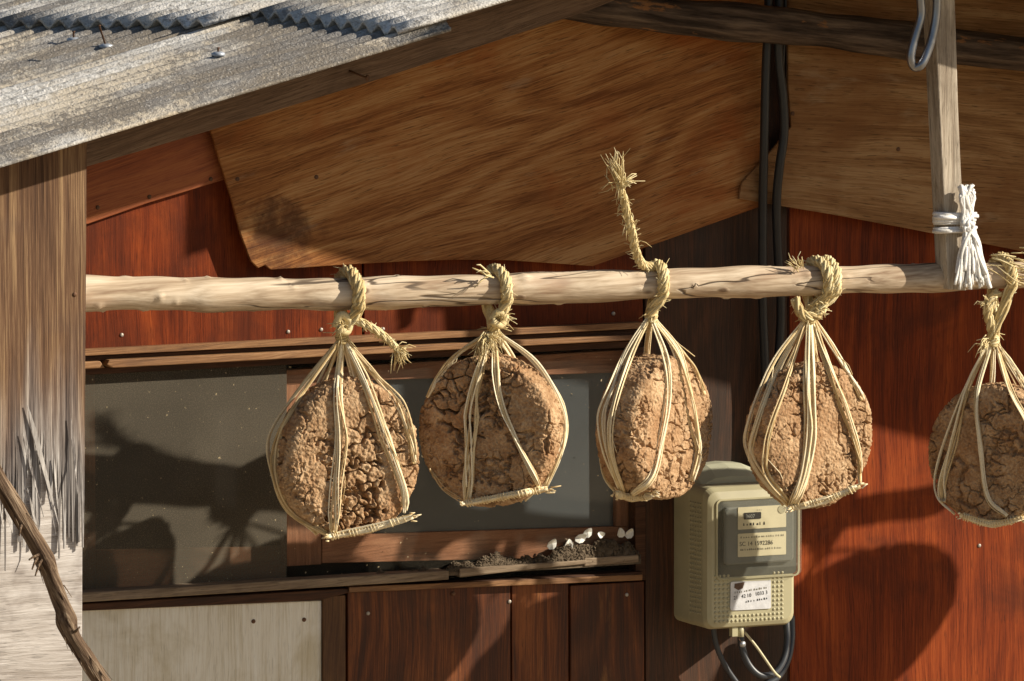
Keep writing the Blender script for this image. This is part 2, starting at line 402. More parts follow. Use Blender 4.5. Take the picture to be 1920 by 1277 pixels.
def rope(mb, pts, r, rng, strands=3, lay=None, n=None, taper=None):
    """a laid rope: strands winding round the path"""
    L = sum((Vector(pts[i+1])-Vector(pts[i])).length for i in range(len(pts)-1))
    n = n or max(12, int(L/.004)); path = catmull(pts, n); T, N = frames(path); lay = lay or r*5.0
    for s in range(strands):
        q = []; rr = []
        for i, p in enumerate(path):
            a = 2*math.pi*(s/strands+(L*i/n)/lay); B = T[i].cross(N[i]); k = taper(i/n) if taper else 1
            off = r*.52*k*(1+.10*math.sin(i*1.7+s)); q.append(p+N[i]*math.cos(a)*off+B*math.sin(a)*off); rr.append(r*.60*k*(1+.12*math.sin(i*.9+s*2)))
        T2, N2 = frames(q)
        for h in range(5):
            q2 = [p+(N2[i]*math.cos(h*1.2566-i*.16)+T2[i].cross(N2[i])*math.sin(h*1.2566-i*.16))*rr[i]*.62 for i, p in enumerate(q)]
            v, f = tube(q2, [x*.47*(1+.18*math.sin(i*.37+h*2)) for i, x in enumerate(rr)], 5); mb.add(v, f, rng.uniform(.05, .95))
        for h in range(int(L/.006)):                                     # stray fibres
            i = rng.randrange(n); d = (T[i]*rng.uniform(.3, 1)+Vector((rng.gauss(0, 1), rng.gauss(0, 1), rng.gauss(0, 1)))*.45).normalized()
            st = q[i]; ln = rng.uniform(.006, .024); e = st+d*ln+Vector((0, 0, -ln*.2))
            v, f = tube([st, (st+e)/2+Vector((rng.gauss(0, .001), 0, rng.gauss(0, .001))), e], [.0008, .0007, .0004], 3); mb.add(v, f, rng.uniform(.3, 1))
def tuft(mb, p, d, n, ln, spread, rng, rad=.0011):
    d = Vector(d).normalized()
    for i in range(n):
        k = (d+Vector((rng.gauss(0, 1), rng.gauss(0, 1), rng.gauss(0, 1)))*spread).normalized(); l = ln*rng.uniform(.45, 1.15)
        s = Vector(p)+Vector((rng.gauss(0, 1), rng.gauss(0, 1), rng.gauss(0, 1)))*.004
        e = s+k*l; m = (s+e)/2+Vector((rng.gauss(0, 1), rng.gauss(0, 1), rng.gauss(0, 1)))*l*.08
        v, f = tube([s, m, e+Vector((0, 0, -l*.1))], [rad, rad, rad*.5], 4); mb.add(v, f, rng.uniform(.1, 1))

# ------------------------------------------------------------------ ground and house
o = mk('ground', [(-60, -60, 0), (60, -60, 0), (60, 60, 0), (-60, 60, 0)], [(0, 1, 2, 3)], M['dirt']); o['kind'] = 'structure'
house = empty('wooden_house', (0, 0, 0), 'old wooden house with plywood gable, red boards and corrugated cement roof', 'house')
rng = random.Random(5)
BOT = 1420                                                # panels run on below the picture
def wp(name, px, y, th, mat, lab=None, bev=.0015):
    o = panel(name, px, y, th, M[mat], house, bev)
    if lab: o['label'] = lab
    return o
# red upper wall boards behind everything (y = 0)
wp('wall_board', [(-260, 330), (100, 215), (300, 180), (678, 180), (679, 652), (-260, 690)], 0.0, .02, 'red')
wp('wall_board', [(682, 180), (1206, 180), (1206, 622), (683, 650)], 0.001, .02, 'red')
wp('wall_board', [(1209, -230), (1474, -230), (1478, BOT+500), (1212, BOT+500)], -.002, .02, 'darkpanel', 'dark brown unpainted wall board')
wp('wall_board', [(1479, -230), (2900, -230), (2900, BOT+500), (1483, BOT+500)], 0.0, .02, 'red')
# boards under the window
wp('wall_board', [(-260, 1160), (603, 1126), (603, BOT+500), (-260, BOT+500)], -.004, .02, 'white', 'whitewashed board under the window')
wp('wall_stile', [(606, 1118), (648, 1116), (650, BOT+500), (607, BOT+500)], -.010, .02, 'stile')
for a, b in ((652, 957), (960, 1066), (1070, 1208)):
    wp('wall_board', [(a, 1098), (b, 1090), (b+2, BOT+500), (a+1, BOT+500)], -.002+.003*(a == 960), .02, 'redlow')
# gable boards
wp('sloping_board', [(-150, 440), (-150, 330), (430, 160), (430, 334), (395, 345), (280, 380), (165, 420)], -.016, .012, 'slope')
wp('plywood_panel', [(394, 242), (420, 130), (1000, -160), (1440, -220), (1424, 388), (1340, 418), (1225, 459), (1112, 499), (1040, 494), (950, 488), (860, 487),
    (760, 490), (640, 497), (508, 506), (497, 497), (484, 503), (470, 489), (452, 440), (436, 380)], -.034, .007, 'ply', 'broad weathered plywood panel with chipped lower corner')
wp('plywood_panel', [(1479, -220), (2900, -220), (2900, 700), (1921, 472), (1700, 428), (1560, 402), (1468, 387), (1386, 373), (1391, 343), (1440, 290), (1484, 237), (1478, 160)], -.043, .007, 'ply2',
   'plywood panel right of the cables with pointed torn corner')
# fascia under the left verge
fy = -.205
wp('fascia_board', [(-200, 322), (163, 216), (1000, -42), (1300, -135), (1300, -60), (1105, 20), (700, 152), (400, 243), (165, 312), (-200, 412)], fy, .02, 'fascia')
# dark log rafter
lp = [P(1000, -12, -.12), P(1250, 28, -.12), P(1500, 52, -.12), P(1750, 84, -.12), P(2050, 118, -.12), P(2500, 170, -.12)]
path = catmull(lp, 120); ln = np.array([tuple(p) for p in path])
def lnf(i, k): return 1+.07*math.sin(i*.21)+.03*math.sin(i*.55+1)+.07*math.sin(k*2.1)+.05*math.sin(k*1.05+i*.05)
v, f = tube(path, .034, 18, 1, 0, lnf); mk('rafter_log', v, f, M['log'], house, True)
# corner board
post = wp('corner_board', [(-330, 400), (163, 246), (160, 500), (155, 900), (153, BOT+500), (-330, BOT+500)], -.34, .02, 'inner', 'wide corner board with peeling veneer')
V = []; F = []; xs = [163.0]
while xs[-1] > -330: xs.append(xs[-1]-rng.uniform(2.5, 9))
def vtop(u): return 247+(163-u)*.312
for i, u in enumerate(xs):
    for dy in (0, .004): V.append(P(u-(3 if u > 160 else 0)*0, vtop(u), -.345)+Vector((0, dy, 0)))
    lean = -8*(u > 150)
    for dy in (0, .004): V.append(P(u+lean*.5, 800, -.345)+Vector((0, dy, 0)))
for i in range(len(xs)-1):
    q = i*4; F += [(q, q+4, q+6, q+2), (q+1, q+3, q+7, q+5), (q, q+1, q+5, q+4)]
    L_ = 1000+rng.uniform(-150, 50)+30*math.sin(xs[i]*.11) if xs[i] < 125 else 1030+rng.uniform(-25, 10)
    um = (xs[i]+xs[i+1])/2-(4 if xs[i] > 150 else 0); n0 = len(V); lift = rng.uniform(0, .006)
    hw = (xs[i]-xs[i+1])/2
    for (vv, wf, yy) in ((L_*.5+400, .9, lift*.3), (L_, .35, lift)):
        for sgn in (1, -1):
            for dy in (0, .003): V.append(P(um+sgn*hw*wf, vv, -.345-yy)+Vector((0, dy, 0)))
    A = (q+2, q+3, q+6, q+7)
    F += [(A[0], A[2], n0+2, n0), (n0, n0+2, n0+6, n0+4), (A[1], n0+1, n0+3, A[3]), (n0+1, n0+5, n0+7, n0+3), (A[0], n0, n0+1, A[1]), (n0, n0+4, n0+5, n0+1), (A[2], A[3], n0+3, n0+2), (n0+2, n0+3, n0+7, n0+6), (n0+4, n0+6, n0+7, n0+5)]
mk('veneer', V, F, M['veneer'], post)
for i in range(9):                                      # lifted splinters
    u = rng.uniform(-40, 150); v0 = rng.uniform(760, 930); L_ = rng.uniform(90, 200); wd = rng.uniform(2.5, 8); lean = rng.uniform(-.1, .28)
    if i == 0: u, v0, L_, wd, lean = 52, 760, 225, 11, .26
    if i == 1: u, v0, L_, wd, lean = 12, 940, 60, 14, .2
    n = 8; V = []; F = []
    for k in range(n+1):
        t = k/n; y = -.3465-.004-.016*t*t*rng.uniform(.8, 1.2); ww = wd*min(1, .08+t*3.5)*(1-t**1.6)+.4
        c = (u+lean*L_*t, v0+L_*t)
        for s_, dy in ((-1, 0), (1, 0), (1, .0012), (-1, .0012)):
            V.append(P(c[0]+s_*ww/2, c[1], y)+Vector((0, dy, 0)))
    for k in range(n):
        for j in range(4): F.append((k*4+j, k*4+(j+1) % 4, k*4+4+(j+1) % 4, k*4+4+j))
    F += [(3, 2, 1, 0), (n*4, n*4+1, n*4+2, n*4+3)]
    mk('splinter', V, F, M['veneer'] if i % 3 == 2 else M['pale'], post)
# nails in the wall
nm = MB()
for (u, v_, y, mat) in [(228, 628, 0, 0), (540, 622, 0, 0), (602, 618, 0, 0), (718, 617, 0, 0), (1150, 588, 0, 0), (850, 1113, -.004, 1), (445, 336, -.034, 1), (593, 332, -.034, 1),
        (617, 1160, -.004, 1), (570, 1162, -.004, 1), (475, 1165, -.004, 1), (1836, 1023, 0, 0), (1486, 213, -.043, 1), (1684, 280, -.043, 1), (1175, 1115, -.002, 0), (955, 1128, -.002, 0),
        (140, 552, -.345, 1), (690, 1150, -.002, 0), (395, 336, -.016, 1), (280, 369, -.016, 1), (183, 389, -.016, 1)]:
    c = P(u, v_, y); r = .0042 if mat else .0038
    vv = []; ff = []
    for ring, (rr, dy) in enumerate(((r, 0.001), (r, -.0012), (r*.6, -.0022))):
        for k in range(10): vv.append((c.x+rr*math.cos(k*.6283), c.y+dy, c.z+rr*math.sin(k*.6283)))
    for ring in range(2):
        for k in range(10): a = ring*10+k; b = ring*10+(k+1) % 10; ff.append((a, b, b+10, a+10))
    ff.append(tuple(range(20, 30)))
    mk('nail', vv, ff, M['nail'] if mat else M['nailpale'], house, True)
# bent nail at the fascia edge
c = P(688, 146, fy-.03); v, f = tube([c+Vector((-.022, .03, .012)), c+Vector((-.008, .01, .004)), c], .0022, 8); mb = MB().add(v, f)
v, f = tube([c, c+Vector((.0015, -.002, 0))], .006, 12); mb.add(v, f); mb.build('nail', M['nail'], house)

# ------------------------------------------------------------------ roof
LV = -.48
a, b = P(0, 300, LV), P(845, 44, LV); tl = (b.z-a.z)/(b.x-a.x)
def zl(x): return a.z+tl*(x-a.x)
LVR = -.68  # out-of-view overhang depth, chosen for the shadow it casts on the wall
def back(u, v):                                           # wall pixel carried back along the sunlight to the verge plane
    p = P(u, v, 0); k = (LVR-p.y)/SUNV.y; return p+SUNV*k
ra, rb = back(330, 452), back(1500, 765); tr = (rb.z-ra.z)/(rb.x-ra.x)
XR = (ra.z-tr*ra.x-a.z+tl*a.x)/(tl-tr)                    # ridge
roof = bpy.data.objects.new('roof', None); COL.objects.link(roof); roof.parent = house; WL['roof'] = Vector((0, 0, 0)); roof.empty_display_size = .05
roof['label'] = 'corrugated cement sheet roof'
PITCH, AMP = .063, .0078
def sheet(x0, x1, y0, y1, base, t, skew=0.0, lift=0.0, phase=0.0, curl=0.0):
    """corrugations run along the slope; profile varies with y"""
    ny = max(8, int((y1-y0)/PITCH*16)); nx = 14; V = []; F = []; th = .0065
    for s in (0, 1):
        for j in range(ny+1):
            y = y0+(y1-y0)*j/ny
            for i in range(nx+1):
                k = i/nx; xs = x0+skew*(y-y0) if t > 0 else x0; x = xs+(x1-xs)*k
                z = base(x)+lift+AMP*math.cos(2*math.pi*(y-LV)/PITCH+phase)-s*th+curl*(1-k)**3
                V.append((x, y, z))
    w_ = nx+1; off = (ny+1)*w_
    for j in range(ny):
        for i in range(nx):
            q = j*w_+i; F.append((q, q+1, q+1+w_, q+w_)); F.append((off+q, off+q+w_, off+q+1+w_, off+q+1))
    for j in range(ny):
        for i in (0, nx): q = j*w_+i; F.append((q, q+w_, q+w_+off, q+off))
    for i in range(nx):
        for j in (0, ny): q = j*w_+i; F.append((q, q+off, q+1+off, q+1))
    return mk('roofing_sheet', V, F, M['roof'], roof, True)
XS = P(752, 45, LV).x; XE = P(846, 44, LV).x
sheet(-2.2, XE, LV, LV+.70, zl, tl, 0, .0, math.pi)
sheet(-2.2, XE-.02, LV+.67, LV+1.40, zl, tl, 0, .007, math.pi)
sheet(-2.2, XE-.03, LV+1.37, LV+2.8, zl, tl, 0, .0, math.pi)
sheet(XS, XR+.02, LV+.012, LV+.655, zl, tl, .0, .016, math.pi)
sheet(XS-.10, XR+.02, LV+.64, LV+1.36, zl, tl, -.20, .024, math.pi)
sheet(XS-.25, XR+.02, LV+1.34, LV+2.8, zl, tl, -.10, .018, math.pi)
xf, xb = P(1613, -150, LVR).x, P(1241, -80, LV).x
sheet(xf, XR+.02, LVR, LV+.03, zl, tl, (xb-xf)/(LV-LVR), .016, math.pi)      # unseen ridge-end piece, added and skewed to shade the plywood
zr = lambda x: ra.z+tr*(x-ra.x)
sheet(XR-.02, XR+3.2, LVR, LV+1.4, zr, tr, 0, .004, 0)
sheet(XR-.02, XR+3.2, LV+1.37, LV+2.8, zr, tr, 0, .010, 0)
for (u, v_, tall, lean) in ((138, 76, .010, 0), (199, 88, .034, -.014), (409, 103, .006, 0)):
    # roofing nail with its washer, where the pixel ray meets the left slope
    d = ray(u, v_); best = None
    for k in range(6000):
        p = CAM+d*(DIST-1.0+k*.0008)
        if p.z < zl(p.x)+AMP: best = p; break
    if best is None: continue
    V = []; F = []
    mb = MB(); v, f = tube([best+Vector((0, 0, -.002)), best+Vector((0, 0, .0035)), best+Vector((0, 0, .006))], [.013, .013, .007], 16); mb.add(v, f)
    wsh = mb.build('washer', M['washer'], roof)
    v, f = tube([best, best+Vector((lean, 0, tall+.006)), best+Vector((lean, 0, tall+.008))], [.002, .002, .0042], 8); mk('nail', v, f, M['nail'], roof, True)

# ------------------------------------------------------------------ window
win = bpy.data.objects.new('window', None); COL.objects.link(win); win.parent = house; WL['window'] = Vector((0, 0, 0)); win.empty_display_size = .05
win['label'] = 'sliding window behind dusty insect screen'
def wn(name, px, y, th, mat, bev=.001): return panel(name, px, y, th, M[mat], win, bev)
# head: stepped track
wn('track', [(-260, 676), (1206, 604), (1206, 616), (-260, 688)], -.020, .03, 'track')
wn('track', [(-260, 689), (1206, 617), (1206, 626), (-260, 698)], -.006, .03, 'darktrim')
wn('track', [(205, 675), (1206, 627), (1206, 637), (212, 690), (200, 684)], -.024, .035, 'track', .002)
wn('track', [(-260, 699), (188, 677), (198, 690), (-260, 712)], -.016, .03, 'track', .002)
wn('track', [(-260, 712), (1206, 638), (1206, 650), (-260, 724)], .004, .03, 'darktrim')
# sashes
SY = .035
wn('sash_rail', [(536, 694), (1206, 654), (1206, 697), (600, 716), (536, 722)], SY, .03, 'frame')
wn('sash_stile', [(536, 723), (600, 717), (603, 1058), (538, 1062)], SY-.002, .03, 'framev')
wn('sash_rail', [(604, 1004), (1206, 986), (1206, 1042), (604, 1056)], SY, .03, 'frame')
wn('sash_stile', [(1156, 698), (1206, 697), (1206, 985), (1156, 987)], SY-.002, .03, 'framev')
wn('sash_stile', [(120, 700), (178, 700), (180, 1120), (120, 1120)], SY+.035, .03, 'framev')
wn('sash_rail', [(181, 1032), (536, 1024), (536, 1100), (181, 1110)], SY+.035, .03, 'frame')
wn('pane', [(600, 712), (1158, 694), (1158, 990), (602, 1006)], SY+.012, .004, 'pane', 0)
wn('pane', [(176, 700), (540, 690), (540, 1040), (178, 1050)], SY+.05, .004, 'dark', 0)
wn('pane', [(880, 870), (918, 868), (918, 985), (880, 987)], SY+.0145, .001, 'curtain', 0) if False else None
# insect screen over the whole opening
for nm, cs in (('screen', ((-260, 716), (538, 679), (538, 1095), (-260, 1140))), ('screen2', ((540, 679), (1204, 646), (1204, 1075), (540, 1095)))):
    q = [P(u, v_, .012 if nm == 'screen' else .016) for u, v_ in cs]
    mk('screen', q, [(0, 1, 2, 3)], M[nm], win)
wn('jamb', [(1190, 651), (1210, 650), (1211, 1088), (1192, 1086)], -.001, .03, 'darktrim')
# sill
wn('sill', [(-260, 1136), (842, 1070), (842, 1087), (-260, 1155)], -.030, .045, 'sill', .002)
wn('sill', [(862, 1066), (1100, 1050), (1100, 1058), (1010, 1066), (862, 1083)], -.018, .03, 'sill', .002)
wn('sill', [(1096, 1047), (1198, 1040), (1198, 1054), (1096, 1062)], -.016, .03, 'sill', .002)
wn('sill_rail', [(-260, 1156), (1206, 1072), (1206, 1086), (652, 1112), (600, 1126), (-260, 1164)], -.014, .05, 'darktrim', .002)
wn('sill_rail', [(655, 1101), (1205, 1077), (1205, 1088), (655, 1111)], -.019, .004, 'track', .001)
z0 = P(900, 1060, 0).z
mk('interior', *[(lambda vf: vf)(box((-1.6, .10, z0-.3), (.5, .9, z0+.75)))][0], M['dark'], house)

# chaff heaped on the sill
rg = random.Random(3)
def heap_h(u): return 5+22*math.exp(-((u-930)/80)**2)+36*max(0, min(1, (u-1000)/60))*max(0, min(1, (1204-u)/25))+5*math.sin(u*.09)+3*math.sin(u*.23+1)
V = []; F = []; us = [690+k*4 for k in range(129)]
for u in us:
    b0 = 1084-(u-690)*.062; h = max(2, heap_h(u))
    V += [P(u, b0+5, -.013), P(u, b0-h*.45+rg.uniform(-2, 2), -.012+rg.uniform(-.002, .002)), P(u, b0-h*.8+rg.uniform(-2, 2), -.002), P(u, b0-h+rg.uniform(-2, 2), .006), P(u, b0-h*.9, .030), P(u, b0+5, .032)]
for k in range(len(us)-1):
    for j in range(5): q = k*6+j; F.append((q, q+6, q+7, q+1))
hp_ = mk('dust_heap', V, F, M['chaff'], None, True); hp_['kind'] = 'stuff'; tag(hp_, 'dark dusty heap lying along the window sill', 'dust')
mb = MB()
for i in range(2600):
    u = rg.uniform(700, 1198); t = rg.random(); base = 1084-(u-690)*.062
    p = P(u, base-max(2, heap_h(u))*(.05+.97*t)-rg.random()*2, -.0145+.017*t*t); l = rg.uniform(.002, .008)
    d = Vector((rg.gauss(0, 1), rg.gauss(0, .6), rg.gauss(0, .7))).normalized(); s = d.orthogonal().normalized()*l*.35; n_ = d.cross(s).normalized()*.0008
    a_, b_ = p-d*l*.5, p+d*l*.5
    mb.add([a_, p+s, b_, p-s, p+n_], [(0, 1, 4), (1, 2, 4), (2, 3, 4), (3, 0, 4), (3, 2, 1, 0)], 0)
ch = mb.build('chaff', M['chaff'], None, False); ch['kind'] = 'stuff'; tag(ch, 'loose pale chaff flakes strewn over the dust heap on the sill', 'debris')
for i, (u, v_, sz, an) in enumerate(((1036, 1014, 13, -.5), (1066, 1015, 13, .15), (1090, 1004, 13, -1.1), (1103, 993, 12, -.6), (1126, 998, 10, 1.5), (1163, 993, 12, .5), (1181, 994, 12, -.4))):
    c = P(u, v_+5, -.004); V = []; F = []; s = sz/1150; n = 9
    for layer in (0, 1):
        for k in range(n):
            t = 2*math.pi*k/n; rx, rz = math.sin(t)*s*.75, -math.cos(t)*s*(1.15 if math.cos(t) > 0 else .9)
            x_, z_ = rx*math.cos(an)-rz*math.sin(an), rx*math.sin(an)+rz*math.cos(an)
            V.append((c.x+x_, c.y-.004*math.sin(t*2)-.002*layer+.003*math.cos(t), c.z+z_))
    V += [(c.x, c.y+.003, c.z), (c.x, c.y+.001, c.z)]
    for k in range(n): F.append((k, (k+1) % n, 2*n)); F.append((n+(k+1) % n, n+k, 2*n+1)); F.append((k, k+n, (k+1) % n+n, (k+1) % n))
    tag(mk('dry_petal', V, F, M['petal'], None, False), 'small dry white petal lying in the chaff on the window sill', 'petal', 'white petals on the window sill')
c = P(1836, 1023, -.002)

# ------------------------------------------------------------------ pole
PP = [(60, 551), (160, 550), (300, 550), (400, 553), (520, 551), (640, 552), (780, 547), (920, 543), (1060, 539), (1220, 533), (1360, 529), (1500, 527), (1640, 523), (1750, 521), (1900, 516), (2150, 511), (2430, 497), (2680, 447), (2800, 424)]
def pole_y(u): return -.285-(u-160)*(.175/1590)
pw = [P(u, v_, pole_y(u)) for u, v_ in PP]
NP_ = 420; path = catmull(pw, NP_)
rngp = random.Random(8)
knots = [(rngp.uniform(0, 1), rngp.uniform(0, 6.28), rngp.uniform(.004, .010), rngp.uniform(.15, .42)) for _ in range(75)]
Lp = (pw[-1]-pw[0]).length
pr = [.0335-.0075*i/NP_*1.35+.0014*math.sin(i*.11)+.001*math.sin(i*.29+1) for i in range(NP_+1)]
def pf(i, k):
    a_ = 2*math.pi*k/36; s = 1+.03*math.sin(2*a_+i*.02)
    for (t, ka, kr, kh) in knots:
        dx = (i/NP_-t)*Lp
        if abs(dx) < .03:
            da = (a_-ka+math.pi) % (2*math.pi)-math.pi; d2 = (dx*dx+(da*.03)**2)/(kr*kr); s += kh*.55*math.exp(-d2*1.4)-kh*.35*math.exp(-d2*9)
    return s
v, f = tube(path, pr, 36, 1, 0, pf)
tag(mk('hanging_pole', v, f, M['pole'], None, True), 'long barkless wooden pole with knots, carrying the straw slings', 'pole')
def pole_at(u):
    best = min(range(NP_+1), key=lambda i: abs(proj(path[i])[0]-u)); return path[best], pr[best]

# ------------------------------------------------------------------ batten, string, hook
by = pole_at(1780)[0].y-.040
q = [P(u, v_, by) for u, v_ in ((1742, -160), (1757, 110), (1778, 543), (1812, 545), (1797, 200), (1786, -160))]
V, F = prism([(a_.x, a_.z) for a_ in q], by, by+.046)
bt = mk('hanging_batten', V, F, M['batten']); b_ = bt.modifiers.new('bevel', 'BEVEL'); b_.width = .002; b_.segments = 2
tag(bt, 'grey weathered batten hanging down in front of the pole', 'batten')
st = empty('tied_string', P(1800, 420, by), 'white plastic string knotted round the grey batten', 'string')
rs = random.Random(4); mb = MB()
def ring(u0, u1, v0_, v1_, yf, yb, n=26):
    pts = []
    for k in range(n+1):
        t = 2*math.pi*k/n; u = (u0+u1)/2+(u1-u0)/2*math.cos(t); v_ = v0_+(v1_-v0_)*(.5+.5*math.cos(t)); y = (yf+yb)/2-(yf-yb)/-2*math.sin(t)
        pts.append(P(u, v_, y))
    return pts
for j in range(16):
    v0_ = 398+rs.uniform(0, 38); pts = ring(1752+rs.uniform(-3, 2), 1826+rs.uniform(-6, 8), v0_+2, v0_+rs.uniform(-6, 10), by-.010-rs.random()*.006, by+.052)
    v, f = tube(catmull(pts, 60), rs.uniform(.0022, .0042), 6, .6, rs.random()); mb.add(v, f, rs.random())
mb.build('wrap', M['string'], st)
mb = MB()
for j in range(26):
    u = 1816+rs.uniform(-8, 8); pts = [P(1815+rs.uniform(-12, 12), 425+rs.uniform(-12, 12), by-.018-rs.random()*.012), P(u-2, 400, by-.02), P(1812+rs.uniform(-13, 15), 372, by-.018-rs.random()*.01), P(1812+rs.uniform(-14, 16), 350+rs.uniform(-4, 12), by-.016-rs.random()*.01)]
    v, f = tube(catmull(pts, 12), rs.uniform(.0028, .005), 6); mb.add(v, f, rs.random())
mb.build('knot', M['string'], st)
mb = MB()
for j in range(80):
    e = rs.uniform(-1, 1); L_ = rs.uniform(.65, 1); pts = [P(1818+rs.uniform(-9, 9), 425, by-.016-rs.random()*.012)]
    for t in (.3, .6, 1): pts.append(P(1818+e*(8+26*t)*(.8+.2*t)+rs.uniform(-3, 3)+4*t, 425+118*t*L_, by-.016-rs.random()*.016))
    v, f = tube(catmull(pts, 14), [rs.uniform(.002, .0042)]*15, 5, .5, rs.random()*3); mb.add(v, f, rs.random())
mb.build('tassel', M['string'], st)
hp = [(1722, -60), (1726, 0), (1727, 30), (1718, 62), (1710, 92), (1708, 112), (1715, 126), (1727, 122), (1739, 98), (1750, 62), (1756, 25), (1757, -10), (1757, -60)]
v, f = tube(catmull([P(u, v_, by-.012-.010*(i > 6)) for i, (u, v_) in enumerate(hp)], 90), .0082, 14)
tag(mk('steel_hook', v, f, M['hook'], None, True), 'bent dark steel hook hanging beside the grey batten', 'hook')

# ------------------------------------------------------------------ soybean blocks and their straw slings
def disc(D, H, T, n, m, seed, rough=True, crumb=.6):
    """rounded cake as a dense welded cube grid; local y is the axis, front is -y"""
    idx = {}; V = []; F = []
    def vid(i, j, k):
        key = (i, j, k)
        if key not in idx: idx[key] = len(V); V.append((2*i/n-1, 2*j/m-1, 2*k/n-1))
        return idx[key]
    for i in range(n):
        for k in range(n):
            F.append((vid(i, 0, k), vid(i+1, 0, k), vid(i+1, 0, k+1), vid(i, 0, k+1))); F.append((vid(i, m, k), vid(i, m, k+1), vid(i+1, m, k+1), vid(i+1, m, k)))
    for i in range(n):
        for j in range(m):
            F.append((vid(i, j, 0), vid(i, j+1, 0), vid(i+1, j+1, 0), vid(i+1, j, 0))); F.append((vid(i, j, n), vid(i+1, j, n), vid(i+1, j+1, n), vid(i, j+1, n)))
            F.append((vid(0, j, i), vid(0, j, i+1), vid(0, j+1, i+1), vid(0, j+1, i))); F.append((vid(n, j, i), vid(n, j+1, i), vid(n, j+1, i+1), vid(n, j, i+1)))
    c = np.array(V); x, y, z = c[:, 0], c[:, 1], c[:, 2]
    u = x*np.sqrt(1-z*z/2); w_ = z*np.sqrt(1-x*x/2); r = np.sqrt(u*u+w_*w_)+1e-9
    # round the rim: superellipse in (r, y)
    e = 7.0; nr = (np.abs(r)**e+np.abs(y)**e)**(1/e); mx = np.maximum(r, np.abs(y)); sc = np.where(nr > 0, mx/nr, 1)
    g = sstep(.35, 1.0, np.minimum(r, np.abs(y)))*0+1
    r2 = r*(1+(sc-1)*g); y2 = y*(1+(sc-1)*g)
    p = np.stack([u/r*r2*D/2, y2*T/2, w_/r*r2*H/2], 1)
    s = seed*31.7
    p = p*(1+.035*vnoise(p*9+s, 3)[:, None]); p[:, 1] += .003*vnoise(p*11+s, 9)
    if rough:
        f = np.array(F); fn = np.cross(p[f[:, 2]]-p[f[:, 0]], p[f[:, 3]]-p[f[:, 1]]); vn = np.zeros_like(p)
        for k in range(4): np.add.at(vn, f[:, k], fn)
        vn /= np.linalg.norm(vn, axis=1)[:, None]+1e-12
        if (vn*p).sum() < 0: vn = -vn
        wq = p+.006*np.stack([fbm(p*60+s, 2, 1), fbm(p*60+s+50, 2, 2), fbm(p*60+s+90, 2, 3)], 1)
        fis = np.abs(fbm(wq*19+s, 4, 5)); big = (1-sstep(.012, .075, fis))*sstep(-.12, .12, vnoise(p*15+s+7, 6))
        f1, f2 = voro(wq*30+s, 12); big = np.maximum(big, (1-sstep(.012, .08, f2-f1))*sstep(.05, .3, vnoise(p*19+s+3, 7)))
        fi2 = np.abs(fbm(wq*55+s+9, 3, 15)); sm = (1-sstep(.01, .08, fi2))*sstep(-.15, .2, vnoise(p*24+s, 16))
        h1, h2 = voro((p+.002*np.stack([vnoise(p*300+s, 41), vnoise(p*300+s, 42), vnoise(p*300+s, 43)], 1))*125+s, 25)
        c1, c2 = voro(wq*62+s, 28); gash = .6+.9*sstep(-.1, .35, vnoise(p*8+s, 33)); pat = sstep(-.25, .25, vnoise(p*12+s+20, 44))
        d = .0030*fbm(p*24+s, 3, 8)+crumb*pat*(.0050*(.45-c1)+.0030*(.5-h1))+.0012*(.5-h1)+.0017*fbm(p*260+s, 2, 10)-.0155*big*gash-.0052*sm
        p = p+vn*d[:, None]
    return p, F
def straws(mb, q, k, width, rng, r=.0020):
    """k stiff straws lying side by side along a path, each with its own drift"""
    T, N = frames(q); k = round(k*1.5); width *= 1.2
    for j in range(k):
        o0 = ((j+.5)/k-.5)*width; o1 = ((rng.random())-.5)*width*1.15; o2 = ((rng.random())-.5)*width*1.1; up = rng.uniform(0, .006); ph = rng.uniform(0, 6); out = []
        t0 = 0; t1 = len(q)-1-(rng.randrange(0, 4) if rng.random() < .4 else 0)
        for i in range(t0, t1+1):
            p = q[i]; t = i/(len(q)-1); vw = (CAM-p).normalized(); sd = T[i].cross(vw); sd = sd.normalized() if sd.length > 1e-6 else Vector((1, 0, 0))
            o = (o0*(1-t*2)+o1*t*2) if t < .5 else (o1*(2-t*2)+o2*(t*2-1)); pin = min(1, .3+t*3.5, .45+(1-t)*5)
            out.append(p+sd*o*pin+vw*up)
        rr = r*rng.uniform(.6, 1.25)
        v, f = tube(out, [rr*(1 if i % 9 else 1.12) for i in range(len(out))], 6, .38, rng.random()*3); mb.add(v, f, rng.random())
    if rng.random() < .6:                                   # one loose thin straw
        i = rng.randrange(4, len(q)-14); e = q[i+10]+Vector((rng.uniform(-.02, .02), -.006, 0))
        v, f = tube([q[i], (q[i]+e)/2+Vector((rng.uniform(-.008, .008), -.006, 0)), e], .0009, 4); mb.add(v, f, rng.random())
LBL = [('round cracked soybean block with coarse crumbly face, hanging nearest the corner board', 'straw sling with frayed rope tail drooping under the pole, next to the corner board'),
       ('round soybean block in shade with lit rim, hanging second from the corner board', 'straw sling with bushy frayed knot, second from the corner board'),
       ('soybean block turned edgewise with deep gash, hanging before the window edge', 'straw sling whose braided rope tail stands up above the pole'),
       ('crumbly soybean block hanging in front of the electricity meter', 'straw sling of many fine straws with thick double rope loop, above the electricity meter'),
       ('soybean block with dark face hanging just beyond the grey batten', 'straw sling on a longer twisted rope hanging just beyond the grey batten'),
       ('soybean block at the far end of the pole casting shadow on the red wall', 'straw sling at the far end of the pole')]
